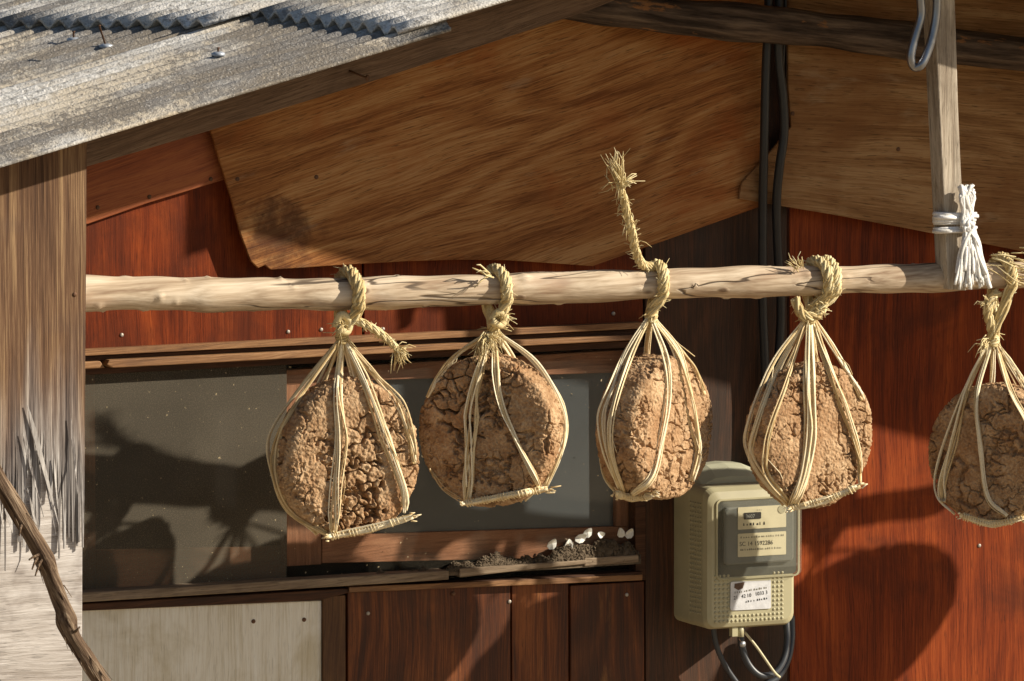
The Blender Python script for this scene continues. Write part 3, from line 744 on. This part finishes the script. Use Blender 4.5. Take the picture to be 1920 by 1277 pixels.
def make_block(i, u, v_, D, H, T, az, n=150, m=44):
    pc, _ = pole_at(u); y = pc.y-.002
    c = P(u, v_, y); p, F = disc(D, H, T, n, m, i+1, True, (1.25, .35, .3, .95, .4, .5)[i])
    ca, sa = math.cos(az), math.sin(az)
    rot = lambda a: np.stack([a[:, 0]*ca-a[:, 1]*sa, a[:, 0]*sa+a[:, 1]*ca, a[:, 2]], 1)+np.array(c)
    o = mk('soybean_block', rot(p), F, M['meju'], None, True, None, tuple(c))
    tag(o, LBL[i][0], 'soybean block', 'soybean blocks hanging from the pole')
    p2, F2 = disc(D*1.012, H*1.012, T*1.03, 30, 12, i+1, False)
    bv = BVHTree.FromPolygons([Vector(q) for q in rot(p2)], F2)
    return c, bv
def lay(pts, c, bv, y0, n=40, lift=.003):
    """pixel polyline laid over the block where the ray meets it, spanning freely where it does not"""
    q = [];  dense = catmull([Vector((u, v_, 0)) for u, v_ in pts], n); raw = []
    for s in dense:
        d = ray(s.x, s.y); hit = bv.ray_cast(CAM, d); raw.append(hit[0]+hit[1]*lift if hit[0] else None)
    dep = [((r_-CAM).dot(FWD) if r_ else None) for r_ in raw]
    d0 = (P(pts[0][0], pts[0][1], y0)-CAM).dot(FWD); dc = (c-CAM).dot(FWD)
    known = [(0, d0)]+[(i, d_) for i, d_ in enumerate(dep) if d_ is not None and i > 0]
    if known[-1][0] < n: known.append((n, dc if len(known) == 1 else (known[-1][1]*.5+dc*.5)))
    for i, s in enumerate(dense):
        for (a_, da), (b_, db) in zip(known, known[1:]):
            if a_ <= i <= b_: dd = da+(db-da)*(i-a_)/max(1, b_-a_); break
        d = ray(s.x, s.y); q.append(CAM+d*(dd/d.dot(FWD)))
    for _ in range(1): q = [q[0]]+[q[i]*.5+(q[i-1]+q[i+1])*.25 for i in range(1, n)]+[q[n]]
    return q
def sling(i, c, bv, neck, bundles, bar, loops, az, D, H, T, seed, extra=None, barw=.0065):
    r = random.Random(seed); pc, prad = pole_at(neck[0]); ny = pc.y-.004
    K = P(neck[0], neck[1], ny)
    e = empty('straw_sling', K, LBL[i][1], 'straw sling', 'straw slings hanging from the pole')
    for pts, k, wd in bundles:
        mb = MB(); q = lay(pts, c, bv, ny); straws(mb, q, k, wd, r); mb.build('straw_bundle', M['straw'], e)
    ax = Vector((math.sin(az), -math.cos(az), 0)); hx = Vector((math.cos(az), math.sin(az), 0))
    for s in (-.28, .3):                                   # bundles down the back
        q = [K, c-ax*T*.45+hx*D*s*.5+Vector((0, 0, H*.42)), c-ax*(T*.5+.006)+hx*D*s+Vector((0, 0, H*.1)), c-ax*(T*.5+.004)+hx*D*s+Vector((0, 0, -H*.3)), c-ax*T*.3+hx*D*s*.6+Vector((0, 0, -H*.49))]
        mb = MB(); straws(mb, catmull(q, 36), 5, .016, r); mb.build('straw_bundle', M['straw'], e)
    # wrapped straw bar under the block
    if bar:
        B0 = lay(bar, c, bv, c.y-T*.4, 24, .004); cd_ = (c-CAM).dot(FWD)-.035
        q = []
        for p in B0:
            d = (p-CAM); q.append(CAM+d*(min(d.dot(FWD), cd_)/d.dot(FWD)))
        mb = MB(); straws(mb, q, 7, barw*1.6, r, .0024)
        v, f = tube(q[1:-2], barw*.8, 8); mb.add(v, f, .5)
        L_ = sum((q[k+1]-q[k]).length for k in range(len(q)-1)); nt_ = int(L_/.0068); hel = []
        pth = catmull(q[1:-2], nt_*8); TT, NN = frames(pth)
        for k, p in enumerate(pth):
            a_ = k/8*2*math.pi; bw = barw*(.92+.14*math.sin(k*.13)+.08*math.sin(k*.41)); a_ += .9*math.sin(k*.06); hel.append(p+NN[k]*math.cos(a_)*bw+TT[k].cross(NN[k])*math.sin(a_)*bw)
        v, f = tube(hel, .0022, 5, .6); mb.add(v, f, .45)
        tuft(mb, q[-1], q[-1]-q[-3], 6, .018, .25, r, .0016); tuft(mb, q[0], q[0]-q[2], 5, .010, .3, r, .0016)
        mb.build('bottom_tie', M['straw'], e)
    # neck lashing
    mb = MB()
    for k in range(5):
        z = K.z+.004-k*.0042; rad = .0105-.0006*abs(k-2)
        pts = [Vector((K.x+rad*math.cos(t*.5236+k), K.y+rad*math.sin(t*.5236+k), z+.002*math.sin(t+k))) for t in range(13)]
        v, f = tube(catmull(pts, 30), .0028, 6); mb.add(v, f, r.random())
    tuft(mb, K, (0, -.3, -.6), 16, .03, .7, r)
    mb.build('knot', M['rope'], e)
    for (lu, du, rad, turns) in loops:                     # rope over the pole, front and back legs meeting at the neck
        mb = MB(); pc2, pr2 = pole_at(lu); RR = pr2+rad*.95; dx = du/1000.0; pts = []
        pts.append(K+Vector((-.004, -.002, .0)))
        for k in range(11):
            a_ = -2.3+k*(4.6/10)                          # from under the front, over the top, to under the back
            pts.append(pc2+Vector((dx*(k/10-.5)*-2, -math.cos(a_+0)*0, 0))+Vector((0, math.sin(a_)*RR, math.cos(a_)*RR)))
        pts.append(K+Vector((.004, .004, 0)))
        rope(mb, pts, rad, r, 3)
        mb.build('rope_loop', M['rope'], e)
    if extra: extra(e, K, r)
    return e
def tail1(e, K, r):
    mb = MB(); pts = [P(640, 604, K.y-.012), P(665, 600, K.y-.022), P(692, 612, K.y-.03), P(722, 632, K.y-.03), P(744, 654, K.y-.028)]
    rope(mb, pts, .0085, r, 3, None, None, lambda t: 1-.25*t); tuft(mb, pts[-1], (.6, -.2, -.5), 34, .032, .55, r); tuft(mb, pts[-1], (.1, 0, -1), 12, .04, .3, r)
    for k in range(40): tuft(mb, pts[1].lerp(pts[-1], r.random()), (.4, -.3, .3), 1, .016, .7, r, .0008)
    mb.build('frayed_tail', M['rope'], e)
    mb = MB(); v, f = tube(catmull([P(628, 612, K.y-.012), P(640, 590, K.y-.022), P(656, 604, K.y-.02), P(650, 622, K.y-.02), P(634, 618, K.y-.022)], 24), .0075, 8); mb.add(v, f, .6)
    tuft(mb, P(640, 610, K.y-.02), (-.5, -.4, -.2), 22, .03, .6, r); mb.build('knot', M['rope'], e)
def tail2(e, K, r):
    mb = MB(); v, f = tube(catmull([P(920, 600, K.y-.012), P(935, 585, K.y-.02), P(948, 597, K.y-.02), P(938, 610, K.y-.022), P(922, 602, K.y-.024)], 24), .0075, 8); mb.add(v, f, .6)
    tuft(mb, P(937, 598, K.y-.015), (.2, -.5, .1), 46, .032, 1.0, r); tuft(mb, P(911, 628, K.y-.018), (-.2, -.4, -.6), 60, .05, .5, r)
    mb.build('frayed_knot', M['rope'], e); mb = MB(); p = P(918, 515, K.y-.03); tuft(mb, p, (-1, -.2, .5), 7, .035, .15, r, .0017); tuft(mb, p, (-1, -.2, -.5), 4, .04, .12, r, .001)
    mb.build('loose_end', M['rope'], e)
def tail3(e, K, r):
    y = pole_at(1200)[0].y; mb = MB()
    pts = [P(1228, 500, y-.01), P(1205, 497, y-.012), P(1192, 470, y-.03), P(1183, 430, y-.055), P(1172, 385, y-.08), P(1161, 345, y-.10)]
    rope(mb, pts, .0088, r, 3, None, None, lambda t: 1-.2*t); t0 = pts[-1]
    tuft(mb, t0, (-.35, -.25, 1), 44, .07, .16, r); tuft(mb, t0, (.8, -.2, .5), 22, .035, .45, r); tuft(mb, t0, (-1, -.2, 0), 4, .05, .2, r, .0007)
    for k in range(70): tuft(mb, pts[2].lerp(t0, r.random()), (-.1, -.3, .8 if r.random() < .6 else -.8), 1, .026, .55, r, .0008)
    mb.build('braided_tail', M['rope'], e)
def tail4(e, K, r):
    mb = MB(); pts = [P(1490, 560, K.y-.01), P(1505, 590, K.y-.02), P(1530, 592, K.y-.022), P(1545, 570, K.y-.02), P(1550, 545, K.y-.028)]
    rope(mb, pts, .009, r, 3); tuft(mb, P(1535, 575, K.y-.02), (.5, -.4, -.3), 30, .026, .9, r)
    mb.build('frayed_knot', M['rope'], e)
    mb = MB(); tuft(mb, P(1500, 503, K.y-.02), (-.6, -.2, .8), 14, .035, .4, r); mb.build('loose_end', M['rope'], e)
def tail5(e, K, r):
    mb = MB(); pts = [P(1872, 548, K.y-.01), P(1858, 562, K.y-.012), P(1852, 585, K.y-.010), P(1858, 610, K.y-.006), P(1863, 634, K.y)]
    rope(mb, pts, .009, r, 3); tuft(mb, P(1850, 566, K.y-.012), (-.7, -.3, -.4), 18, .028, .6, r); tuft(mb, P(1850, 640, K.y-.012), (-.8, -.3, -.6), 16, .035, .4, r)
    for k in range(26): tuft(mb, P(r.uniform(1850, 1930), r.uniform(470, 530), K.y-.03), (1, -.1, -.35), 1, .09, .15, r, .0013)
    mb.build('frayed_rope', M['rope'], e)
SPEC = [
 dict(c=(650, 858), D=.272, H=.292, T=.092, az=-5, neck=(641, 628), tail=tail1, loops=[(652, 3, .0115, 1)],
      b=[([(641, 636), (634, 738), (640, 824), (631, 911), (626, 1003)], 7, .019), ([(648, 640), (687, 721), (721, 816), (754, 912), (757, 962)], 6, .016),
         ([(650, 640), (704, 704), (749, 756), (768, 815), (777, 870)], 5, .013), ([(634, 640), (557, 734), (503, 816), (508, 889), (538, 958), (616, 1004)], 4, .008),
         ([(633, 642), (566, 740), (522, 820), (516, 890), (546, 958), (624, 1006)], 5, .012)], bar=[(612, 1007), (691, 992), (774, 968)]),
 dict(c=(921, 806), D=.272, H=.280, T=.088, az=-47, neck=(925, 618), tail=tail2, loops=[(931, 6, .0105, 1)],
      b=[([(915, 625), (855, 665), (820, 708), (800, 745)], 4, .010), ([(915, 630), (889, 738), (883, 825), (876, 940)], 7, .021), ([(926, 632), (937, 738), (971, 825), (1012, 915)], 6, .016),
         ([(934, 625), (1001, 674), (1040, 730), (1060, 781), (1057, 833), (1022, 915)], 5, .010), ([(806, 880), (832, 915), (868, 941)], 3, .006)], bar=[(866, 945), (945, 931), (1027, 916)]),
 dict(c=(1227, 800), D=.292, H=.270, T=.100, az=30, neck=(1221, 588), tail=tail3, loops=[(1232, -8, .0105, 1)],
      b=[([(1214, 597), (1175, 657), (1142, 736), (1128, 783), (1134, 843), (1151, 893), (1168, 927)], 6, .012), ([(1217, 597), (1182, 668), (1152, 760), (1144, 823), (1152, 877), (1170, 924)], 4, .009),
         ([(1222, 600), (1246, 669), (1251, 736), (1238, 823), (1222, 893), (1182, 930)], 4, .012), ([(1228, 600), (1267, 657), (1284, 719), (1300, 802), (1306, 843), (1296, 902)], 7, .017),
         ([(1230, 600), (1300, 688), (1322, 740)], 3, .005)], bar=[(1155, 926), (1185, 933), (1222, 930)]),
 dict(c=(1519, 815), D=.262, H=.272, T=.078, az=9, neck=(1520, 590), tail=tail4, loops=[(1535, 7, .0105, 1), (1549, -2, .0105, 1)],
      b=[([(1508, 600), (1445, 686), (1401, 802), (1404, 852), (1433, 902), (1478, 949)], 3, .007), ([(1508, 600), (1453, 702), (1416, 802), (1409, 850), (1443, 905), (1482, 949)], 4, .010), ([(1510, 602), (1474, 719), (1447, 794), (1436, 845), (1438, 890), (1481, 945)], 4, .010),
         ([(1516, 602), (1512, 719), (1514, 802), (1503, 885), (1481, 951)], 5, .014), ([(1520, 602), (1521, 719), (1521, 822), (1509, 897), (1490, 949)], 5, .013), ([(1526, 602), (1549, 678), (1578, 761), (1606, 843), (1612, 905)], 6, .015),
         ([(1530, 602), (1574, 669), (1600, 713), (1618, 750)], 4, .009)], bar=[(1478, 952), (1545, 938), (1613, 911)]),
 dict(c=(1868, 852), D=.268, H=.270, T=.085, az=-62, neck=(1862, 634), tail=tail5, loops=[(1876, 5, .010, 1)],
      b=[([(1854, 644), (1816, 722), (1788, 828), (1768, 900), (1768, 941)], 6, .014), ([(1858, 646), (1832, 744), (1840, 844), (1852, 933), (1888, 968)], 5, .011), ([(1868, 646), (1893, 733), (1924, 795), (1946, 870), (1945, 925), (1915, 972)], 6, .015),
         ([(1850, 646), (1800, 750), (1757, 870), (1756, 930), (1790, 965)], 2, .004), ([(1870, 646), (1915, 715), (1955, 780)], 4, .010)], bar=[(1800, 966), (1860, 982), (1925, 968)]),
 dict(c=(2560, 712), D=.30, H=.28, T=.09, az=40, neck=(2540, 535), tail=None, loops=[(2540, 5, .0105, 1)],
      b=[([(2535, 548), (2480, 642), (2440, 732), (2520, 842)], 5, .012), ([(2545, 548), (2600, 642), (2650, 732), (2590, 842)], 5, .012)], bar=None)]
for i, s in enumerate(SPEC):
    az = R(s['az']); far = i == 5
    c, bv = make_block(i, s['c'][0], s['c'][1], s['D'], s['H'], s['T'], az, 60 if far else 200, 20 if far else 58)
    sling(i, c, bv, s['neck'], s['b'], s['bar'], s['loops'], az, s['D'], s['H'], s['T'], 40+i, s['tail'])

# ------------------------------------------------------------------ electricity meter
MX0, MX1 = P(1263, 1000, 0).x, P(1487, 1020, -.12).x
MZ0, MZ1 = P(1410, 1178, -.14).z, P(1360, 868, -.02).z
mt = empty('electricity_meter', ((MX0+MX1)/2, -.07, MZ0), 'khaki plastic electricity meter box with clear window on the wall', 'meter')
W_, H_ = MX1-MX0, MZ1-MZ0
def rrect(x0, x1, z0, z1, r, n=6):
    pts = []
    for cx_, cz_, a0 in ((x1-r, z0+r, -90), (x1-r, z1-r, 0), (x0+r, z1-r, 90), (x0+r, z0+r, 180)):
        for k in range(n+1): a_ = R(a0+90*k/n); pts.append((cx_+r*math.cos(a_), cz_+r*math.sin(a_)))
    return pts
def loft(rings, caps=(True, True)):
    V = []; F = []; n = len(rings[0])
    for rg_ in rings: V += rg_
    for a_ in range(len(rings)-1):
        for k in range(n): F.append((a_*n+k, a_*n+(k+1) % n, (a_+1)*n+(k+1) % n, (a_+1)*n+k))
    if caps[0]: F.append(tuple(range(n-1, -1, -1)))
    if caps[1]: F.append(tuple((len(rings)-1)*n+k for k in range(n)))
    return V, F
def rr3(x0, x1, z0, z1, r, y): return [(x, y, z) for x, z in rrect(x0, x1, z0, z1, r)]
HT = MZ1-.030
body = loft([rr3(MX0, MX1, MZ0+.004, HT, .016, 0), rr3(MX0, MX1, MZ0+.002, HT, .016, -.060), rr3(MX0+.001, MX1-.001, MZ0+.002, HT-.002, .016, -.066), rr3(MX0+.001, MX1-.001, MZ0, HT-.004, .018, -.118),
             rr3(MX0+.004, MX1-.004, MZ0+.004, HT-.012, .020, -.130), rr3(MX0+.012, MX1-.010, MZ0+.012, HT-.026, .020, -.1345)])
mk('case', *body, M['case'], mt, False)
o = [x for x in mt.children][0]; bm_ = o.modifiers.new('bevel', 'BEVEL'); bm_.width = .0025; bm_.segments = 2; bm_.limit_method = 'ANGLE'; bm_.angle_limit = R(25)
hx0, hx1 = MX0+.012, MX1-.03
hood = [[(x, y, z) for x, z in [(hx0, HT-.01), (hx0+.01, HT+.018-dz), (hx0+.04, MZ1-dz), ((hx0+hx1)/2, MZ1+.003-dz), (hx1-.04, MZ1-dz), (hx1-.01, HT+.018-dz), (hx1, HT-.01)]] for y, dz in ((0, 0), (-.035, 0), (-.055, .006), (-.075, .022))]
mk('hood', *loft(hood), M['hood'], mt, False)
# clear window box over the dials
gx0, gx1 = MX0+.022, MX1+.004
gz1, gz0 = HT-.028, MZ0+.098
FY = -.1345
mk('clear_cover', *loft([rr3(gx0, gx1, gz0, gz1, .010, FY+.004), rr3(gx0+.001, gx1-.001, gz0+.001, gz1-.001, .010, FY-.014), rr3(gx0+.010, gx1-.012, gz0+.020, gz1-.012, .010, FY-.026)], (False, True)), M['clear'], mt, False)
mk('cover_rim', *loft([rr3(gx0-.002, gx1+.001, gz0-.002, gz1+.002, .011, FY+.002), rr3(gx0-.002, gx1+.001, gz0-.002, gz1+.002, .011, FY-.003), rr3(gx0+.001, gx1-.002, gz0+.001, gz1-.001, .010, FY-.003), rr3(gx0+.001, gx1-.002, gz0+.001, gz1-.001, .010, FY+.001)], (False, False)), M['case'], mt, False)
mk('dial_face', *loft([rr3(gx0+.012, gx1-.016, gz0+.028, gz1-.014, .008, FY+.001), rr3(gx0+.012, gx1-.016, gz0+.028, gz1-.014, .008, FY-.009), rr3(gx0+.015, gx1-.019, gz0+.031, gz1-.017, .007, FY-.011)]), M['meterface'], mt, False)
DY = FY-.0115
def plate(name, x0, x1, z0, z1, mat, y, r=.002): return mk(name, *loft([rr3(x0, x1, z0, z1, r, y), rr3(x0, x1, z0, z1, r, y-.0008)]), M[mat], mt)
plate('backing_plate', gx0+.003, gx1-.004, gz0+.003, gz1-.003, 'backing_plate', FY+.0002, .008)  # flat dark plate lying behind the clear cover
px0, px1 = gx0+.040, gx1-.034
pz = (gz0+gz1)/2+.014
plate('dial_plate', px0, px1, pz+.005, pz+.048, 'plate', DY)
plate('number_plate', px0, px1, pz-.048, pz-.003, 'plate', DY)
plate('counter', px0+.012, px0+.050, pz+.024, pz+.037, 'ink', DY-.001)
def text(s, x, y, z, size, mat, name='lettering', parent=None, rot=0.0):
    cu = bpy.data.curves.new('t', 'FONT'); cu.body = s; cu.size = size; cu.extrude = .0001
    to = bpy.data.objects.new('t', cu); COL.objects.link(to)
    dg = bpy.context.evaluated_depsgraph_get(); dg.update(); me = to.evaluated_get(dg).to_mesh()
    V = [(x+v.co.x*math.cos(rot)-v.co.y*math.sin(rot), y-v.co.z, z+v.co.x*math.sin(rot)+v.co.y*math.cos(rot)) for v in me.vertices]; F = [tuple(p.vertices) for p in me.polygons]
    to.to_mesh_clear() if False else None
    bpy.data.objects.remove(to)
    if V: return mk(name, V, F, M[mat], parent or mt)
def marks(x0, x1, z, h, y, mat, rot=0.0, step=.0045, seed=1):
    # a printed line too worn to read: a row of small uneven strokes
    r = random.Random(seed); V = []; F = []; x = x0
    while x < x1:
        wd = step*r.uniform(.35, .75); hh = h*r.uniform(.6, 1); zz = z+(x-x0)*math.tan(rot); n = len(V)
        V += [(x, y, zz), (x+wd, y, zz), (x+wd*r.uniform(.6, 1), y, zz+hh), (x+wd*r.uniform(0, .3), y, zz+hh)]; F.append((n, n+1, n+2, n+3)); x += step*r.uniform(.85, 1.3)
    o = mk('worn_print', V, F, M[mat], mt); o['kind'] = 'stuff'
text('3607', px0+.016, DY-.0022, pz+.0265, .010, 'fadedpale')
marks(px0+.011, px0+.060, pz+.012, .006, DY-.0012, 'ink', 0, .0066, 3)
text('SC 14 1592286', px0+.003, DY-.0012, pz-.027, .0118, 'ink')
marks(px0+.005, px1-.008, pz-.012, .004, DY-.0012, 'inkgrey', 0, .005, 5)
marks(px0+.005, px1-.010, pz-.036, .004, DY-.0012, 'inkgrey', 0, .0045, 6)
marks(px0+.041, px0+.050, pz+.040, .003, DY-.0012, 'inkgrey', 0, .004, 7)
mk('seal_disc', *loft([[(px1-.010+.008*math.cos(t*.5236), DY-.001, pz+.040+.008*math.sin(t*.5236)) for t in range(12)], [(px1-.010+.008*math.cos(t*.5236), DY-.002, pz+.040+.008*math.sin(t*.5236)) for t in range(12)]]), M['case'], mt)
# sticker under the window
sx0, sx1, sz1 = MX0+.052, MX0+.140, gz0-.006; sz0 = sz1-.056
SV = rrect(sx0, sx1, sz0, sz1, .004, 3); rs2 = random.Random(2)
SV = [(x+rs2.gauss(0, .0006), z+rs2.gauss(0, .0006)) for x, z in SV]
stk = mk('sticker', *loft([[(x, FY-.0006, z) for x, z in SV], [(x, FY-.0026, z) for x, z in SV]]), M['sticker'], mt)
for (s_, dx, dz, sz, mt_) in (('21', .006, .021, .010, 'ink'), ('42', .023, .023, .010, 'ink'), ('10', .035, .024, .010, 'ink'), ('1033 3', .053, .026, .010, 'ink')):
    text(s_, sx0+dx, FY-.003, sz0+dz, sz, mt_, rot=.09)
marks(sx0+.008, sx0+.080, sz0+.033, .004, FY-.003, 'inkgrey', .09, .005, 8); marks(sx0+.032, sx0+.082, sz0+.014, .0042, FY-.003, 'ink', .09, .0055, 9)
mk('scuff', [(sx0+.008, FY-.0029, sz1-.004), (sx0+.030, FY-.0029, sz1-.002), (sx0+.026, FY-.0029, sz1-.014), (sx0+.016, FY-.0029, sz1-.017), (sx0+.007, FY-.0029, sz1-.012)], [(0, 1, 2, 3, 4)], M['rust'], mt)
# studs moulded into the case
mb = MB()
def stud(c, nrm, r):
    nrm = Vector(nrm); a_ = nrm.orthogonal().normalized(); b_ = nrm.cross(a_); V = []
    for rr_, h in ((1.0, -.0005), (.85, .35), (.45, .62)):
        for k in range(8): t = k*math.pi/4; V.append(Vector(c)+(a_*math.cos(t)+b_*math.sin(t))*r*rr_+nrm*h*r)
    F = [(q*8+k, q*8+(k+1) % 8, (q+1)*8+(k+1) % 8, (q+1)*8+k) for q in range(2) for k in range(8)]+[tuple(range(16, 24))]
    mb.add(V, F)
for r_ in range(11):
    z = MZ0+.016+r_*.0088
    for k in range(17):
        x = MX0+.020+k*.0091
        if x > MX1-.016 or (sx0-.004 < x < sx1+.004 and z > sz0-.004): continue
        stud((x, FY, z), (0, -1, 0), .0032)
for r_ in range(24):
    for k in range(5): stud((MX0+.0005, -.058-.0006-k*.0102-.010, MZ0+.03+r_*.0092), (-1, 0, 0), .0032)
s_o = mb.build('studs', M['case'], mt); s_o['kind'] = 'stuff'
# gland and lead seal under the box
zc = MZ0-.002
v, f = box((MX0+.062, -.125, zc-.014), (MX0+.074, -.112, zc+.006)); mk('gland', v, f, M['case'], mt)
v, f = tube([Vector((MX0+.083, -.118, zc+.006)), Vector((MX0+.083, -.118, zc-.016))], .007, 12); mk('gland', v, f, M['case'], mt, True)
v, f = tube([Vector((MX0+.085, -.126, zc-.030)), Vector((MX0+.085, -.120, zc-.030))], .006, 12); mk('lead_seal', v, f, M['screw'], mt, True)
v, f = tube([Vector((MX0+.083, -.12, zc-.012)), Vector((MX0+.078, -.121, zc-.02)), Vector((MX0+.085, -.122, zc-.028))], .0008, 5); mk('seal_wire', v, f, M['nail'], mt, True)
v, f = prism([(MX1+.001, MZ0+.118), (MX1+.012, MZ0+.128), (MX1+.026, MZ0+.112), (MX1+.016, MZ0+.116), (MX1+.001, MZ0+.112)], -.09, -.086); mk('tab', v, f, M['sticker'], mt)
# cables
def cable(pts, r, lab, mat='cable', grp=None):
    v, f = tube(catmull(pts, 70), r, 12); return tag(mk('cable', v, f, M[mat], None, True), lab, 'cable', grp)
cable([P(1442, -80, -.06), P(1440, 40, -.075), P(1436, 130, -.075), P(1433, 260, -.07), P(1430, 400, -.05), P(1430, 560, -.035), P(1434, 680, -.03), P(1436, 800, -.03), P(1430, 900, -.03)], .0085, 'straight black cable running down the gable between the plywood panels')
cable([P(1462, -80, -.06), P(1460, 40, -.08), P(1460, 110, -.08), P(1468, 180, -.078), P(1470, 250, -.075), P(1462, 310, -.07), P(1456, 380, -.055), P(1459, 480, -.04), P(1464, 560, -.035), P(1462, 640, -.03), P(1452, 740, -.03), P(1446, 900, -.03)], .0088, 'wavy black cable bulging away beside the straight one')
cable([P(1474, -80, -.06), P(1472, 30, -.065), P(1468, 120, -.065), P(1464, 200, -.06)], .003, 'thin black wire disappearing behind the wavy cable')
cable([P(1336, 1160, -.05), P(1342, 1205, -.05), P(1358, 1245, -.05), P(1385, 1285, -.05), P(1420, 1330, -.05)], .0052, 'thin grey cable leaving the meter at its left end', 'cable2')
cable([P(1392, 1165, -.07), P(1390, 1205, -.075), P(1402, 1243, -.08), P(1425, 1266, -.085), P(1452, 1262, -.085), P(1470, 1235, -.08), P(1476, 1200, -.07), P(1474, 1160, -.06)], .0068, 'grey cable looping in a U under the meter', 'cable2')
cable([P(1484, 1155, -.05), P(1484, 1200, -.06), P(1476, 1240, -.07), P(1458, 1270, -.075), P(1430, 1285, -.075), P(1400, 1300, -.06)], .0068, 'grey cable dropping from the meter outside the U loop', 'cable2')
v, f = tube(catmull([P(1396, 1185, -.088), P(1420, 1215, -.094), P(1450, 1258, -.098), P(1462, 1270, -.095)], 20), .0026, 6)
tag(mk('cable_tie', v, f, M['plate'], None, True), 'pale plastic tie slanting across the cables under the meter', 'cable tie')

# ------------------------------------------------------------------ vine in front of the corner board
vp = [(-60, 800), (-8, 893), (30, 955), (62, 1010), (84, 1048), (100, 1092), (118, 1140), (132, 1186), (160, 1232), (200, 1292), (260, 1380)]
vy = -.43
path2 = catmull([P(u, v_, vy) for u, v_ in vp], 160)
def bf(i, k): return 1+.10*math.sin(k*2.4+i*.05)+.07*math.sin(k*3+i*.21)+.25*math.exp(-((i-104)/5)**2)+.2*math.exp(-((i-66)/5)**2)
vine = empty('vine_stem', path2[80], 'dry brown stringy vine stem slanting before the corner board', 'vine')
v, f = tube(path2, [.0160-.002*i/160 for i in range(161)], 18, 1, 0, bf); mk('stem', v, f, M['bark'], vine, True)
rb_ = random.Random(6)
for (u, v_, du, dv) in ((72, 1040, -18, 10), (70, 1046, -10, 22), (78, 1050, -12, 30), (40, 985, -4, 20), (140, 1185, 10, -10)):
    v, f = tube(catmull([P(u, v_, vy-.012), P(u+du*.5, v_+dv*.4, vy-.022), P(u+du, v_+dv, vy-.024)], 8), [.003-.0002*k for k in range(9)], 6); mk('twig', v, f, M['bark'], vine, True)
for k in range(26):
    i = rb_.randrange(5, 150); p = path2[i]; d = (path2[i+3]-path2[i-3]).normalized(); s = Vector((rb_.gauss(0, 1), -abs(rb_.gauss(0, 1)), rb_.gauss(0, .6))).normalized()
    v, f = tube([p+s*.016, p+s*.019+d*.012, p+s*.022+d*rb_.uniform(.02, .045)], [.0012, .001, .0004], 4); mk('bark_strip', v, f, M['bark'], vine, True)
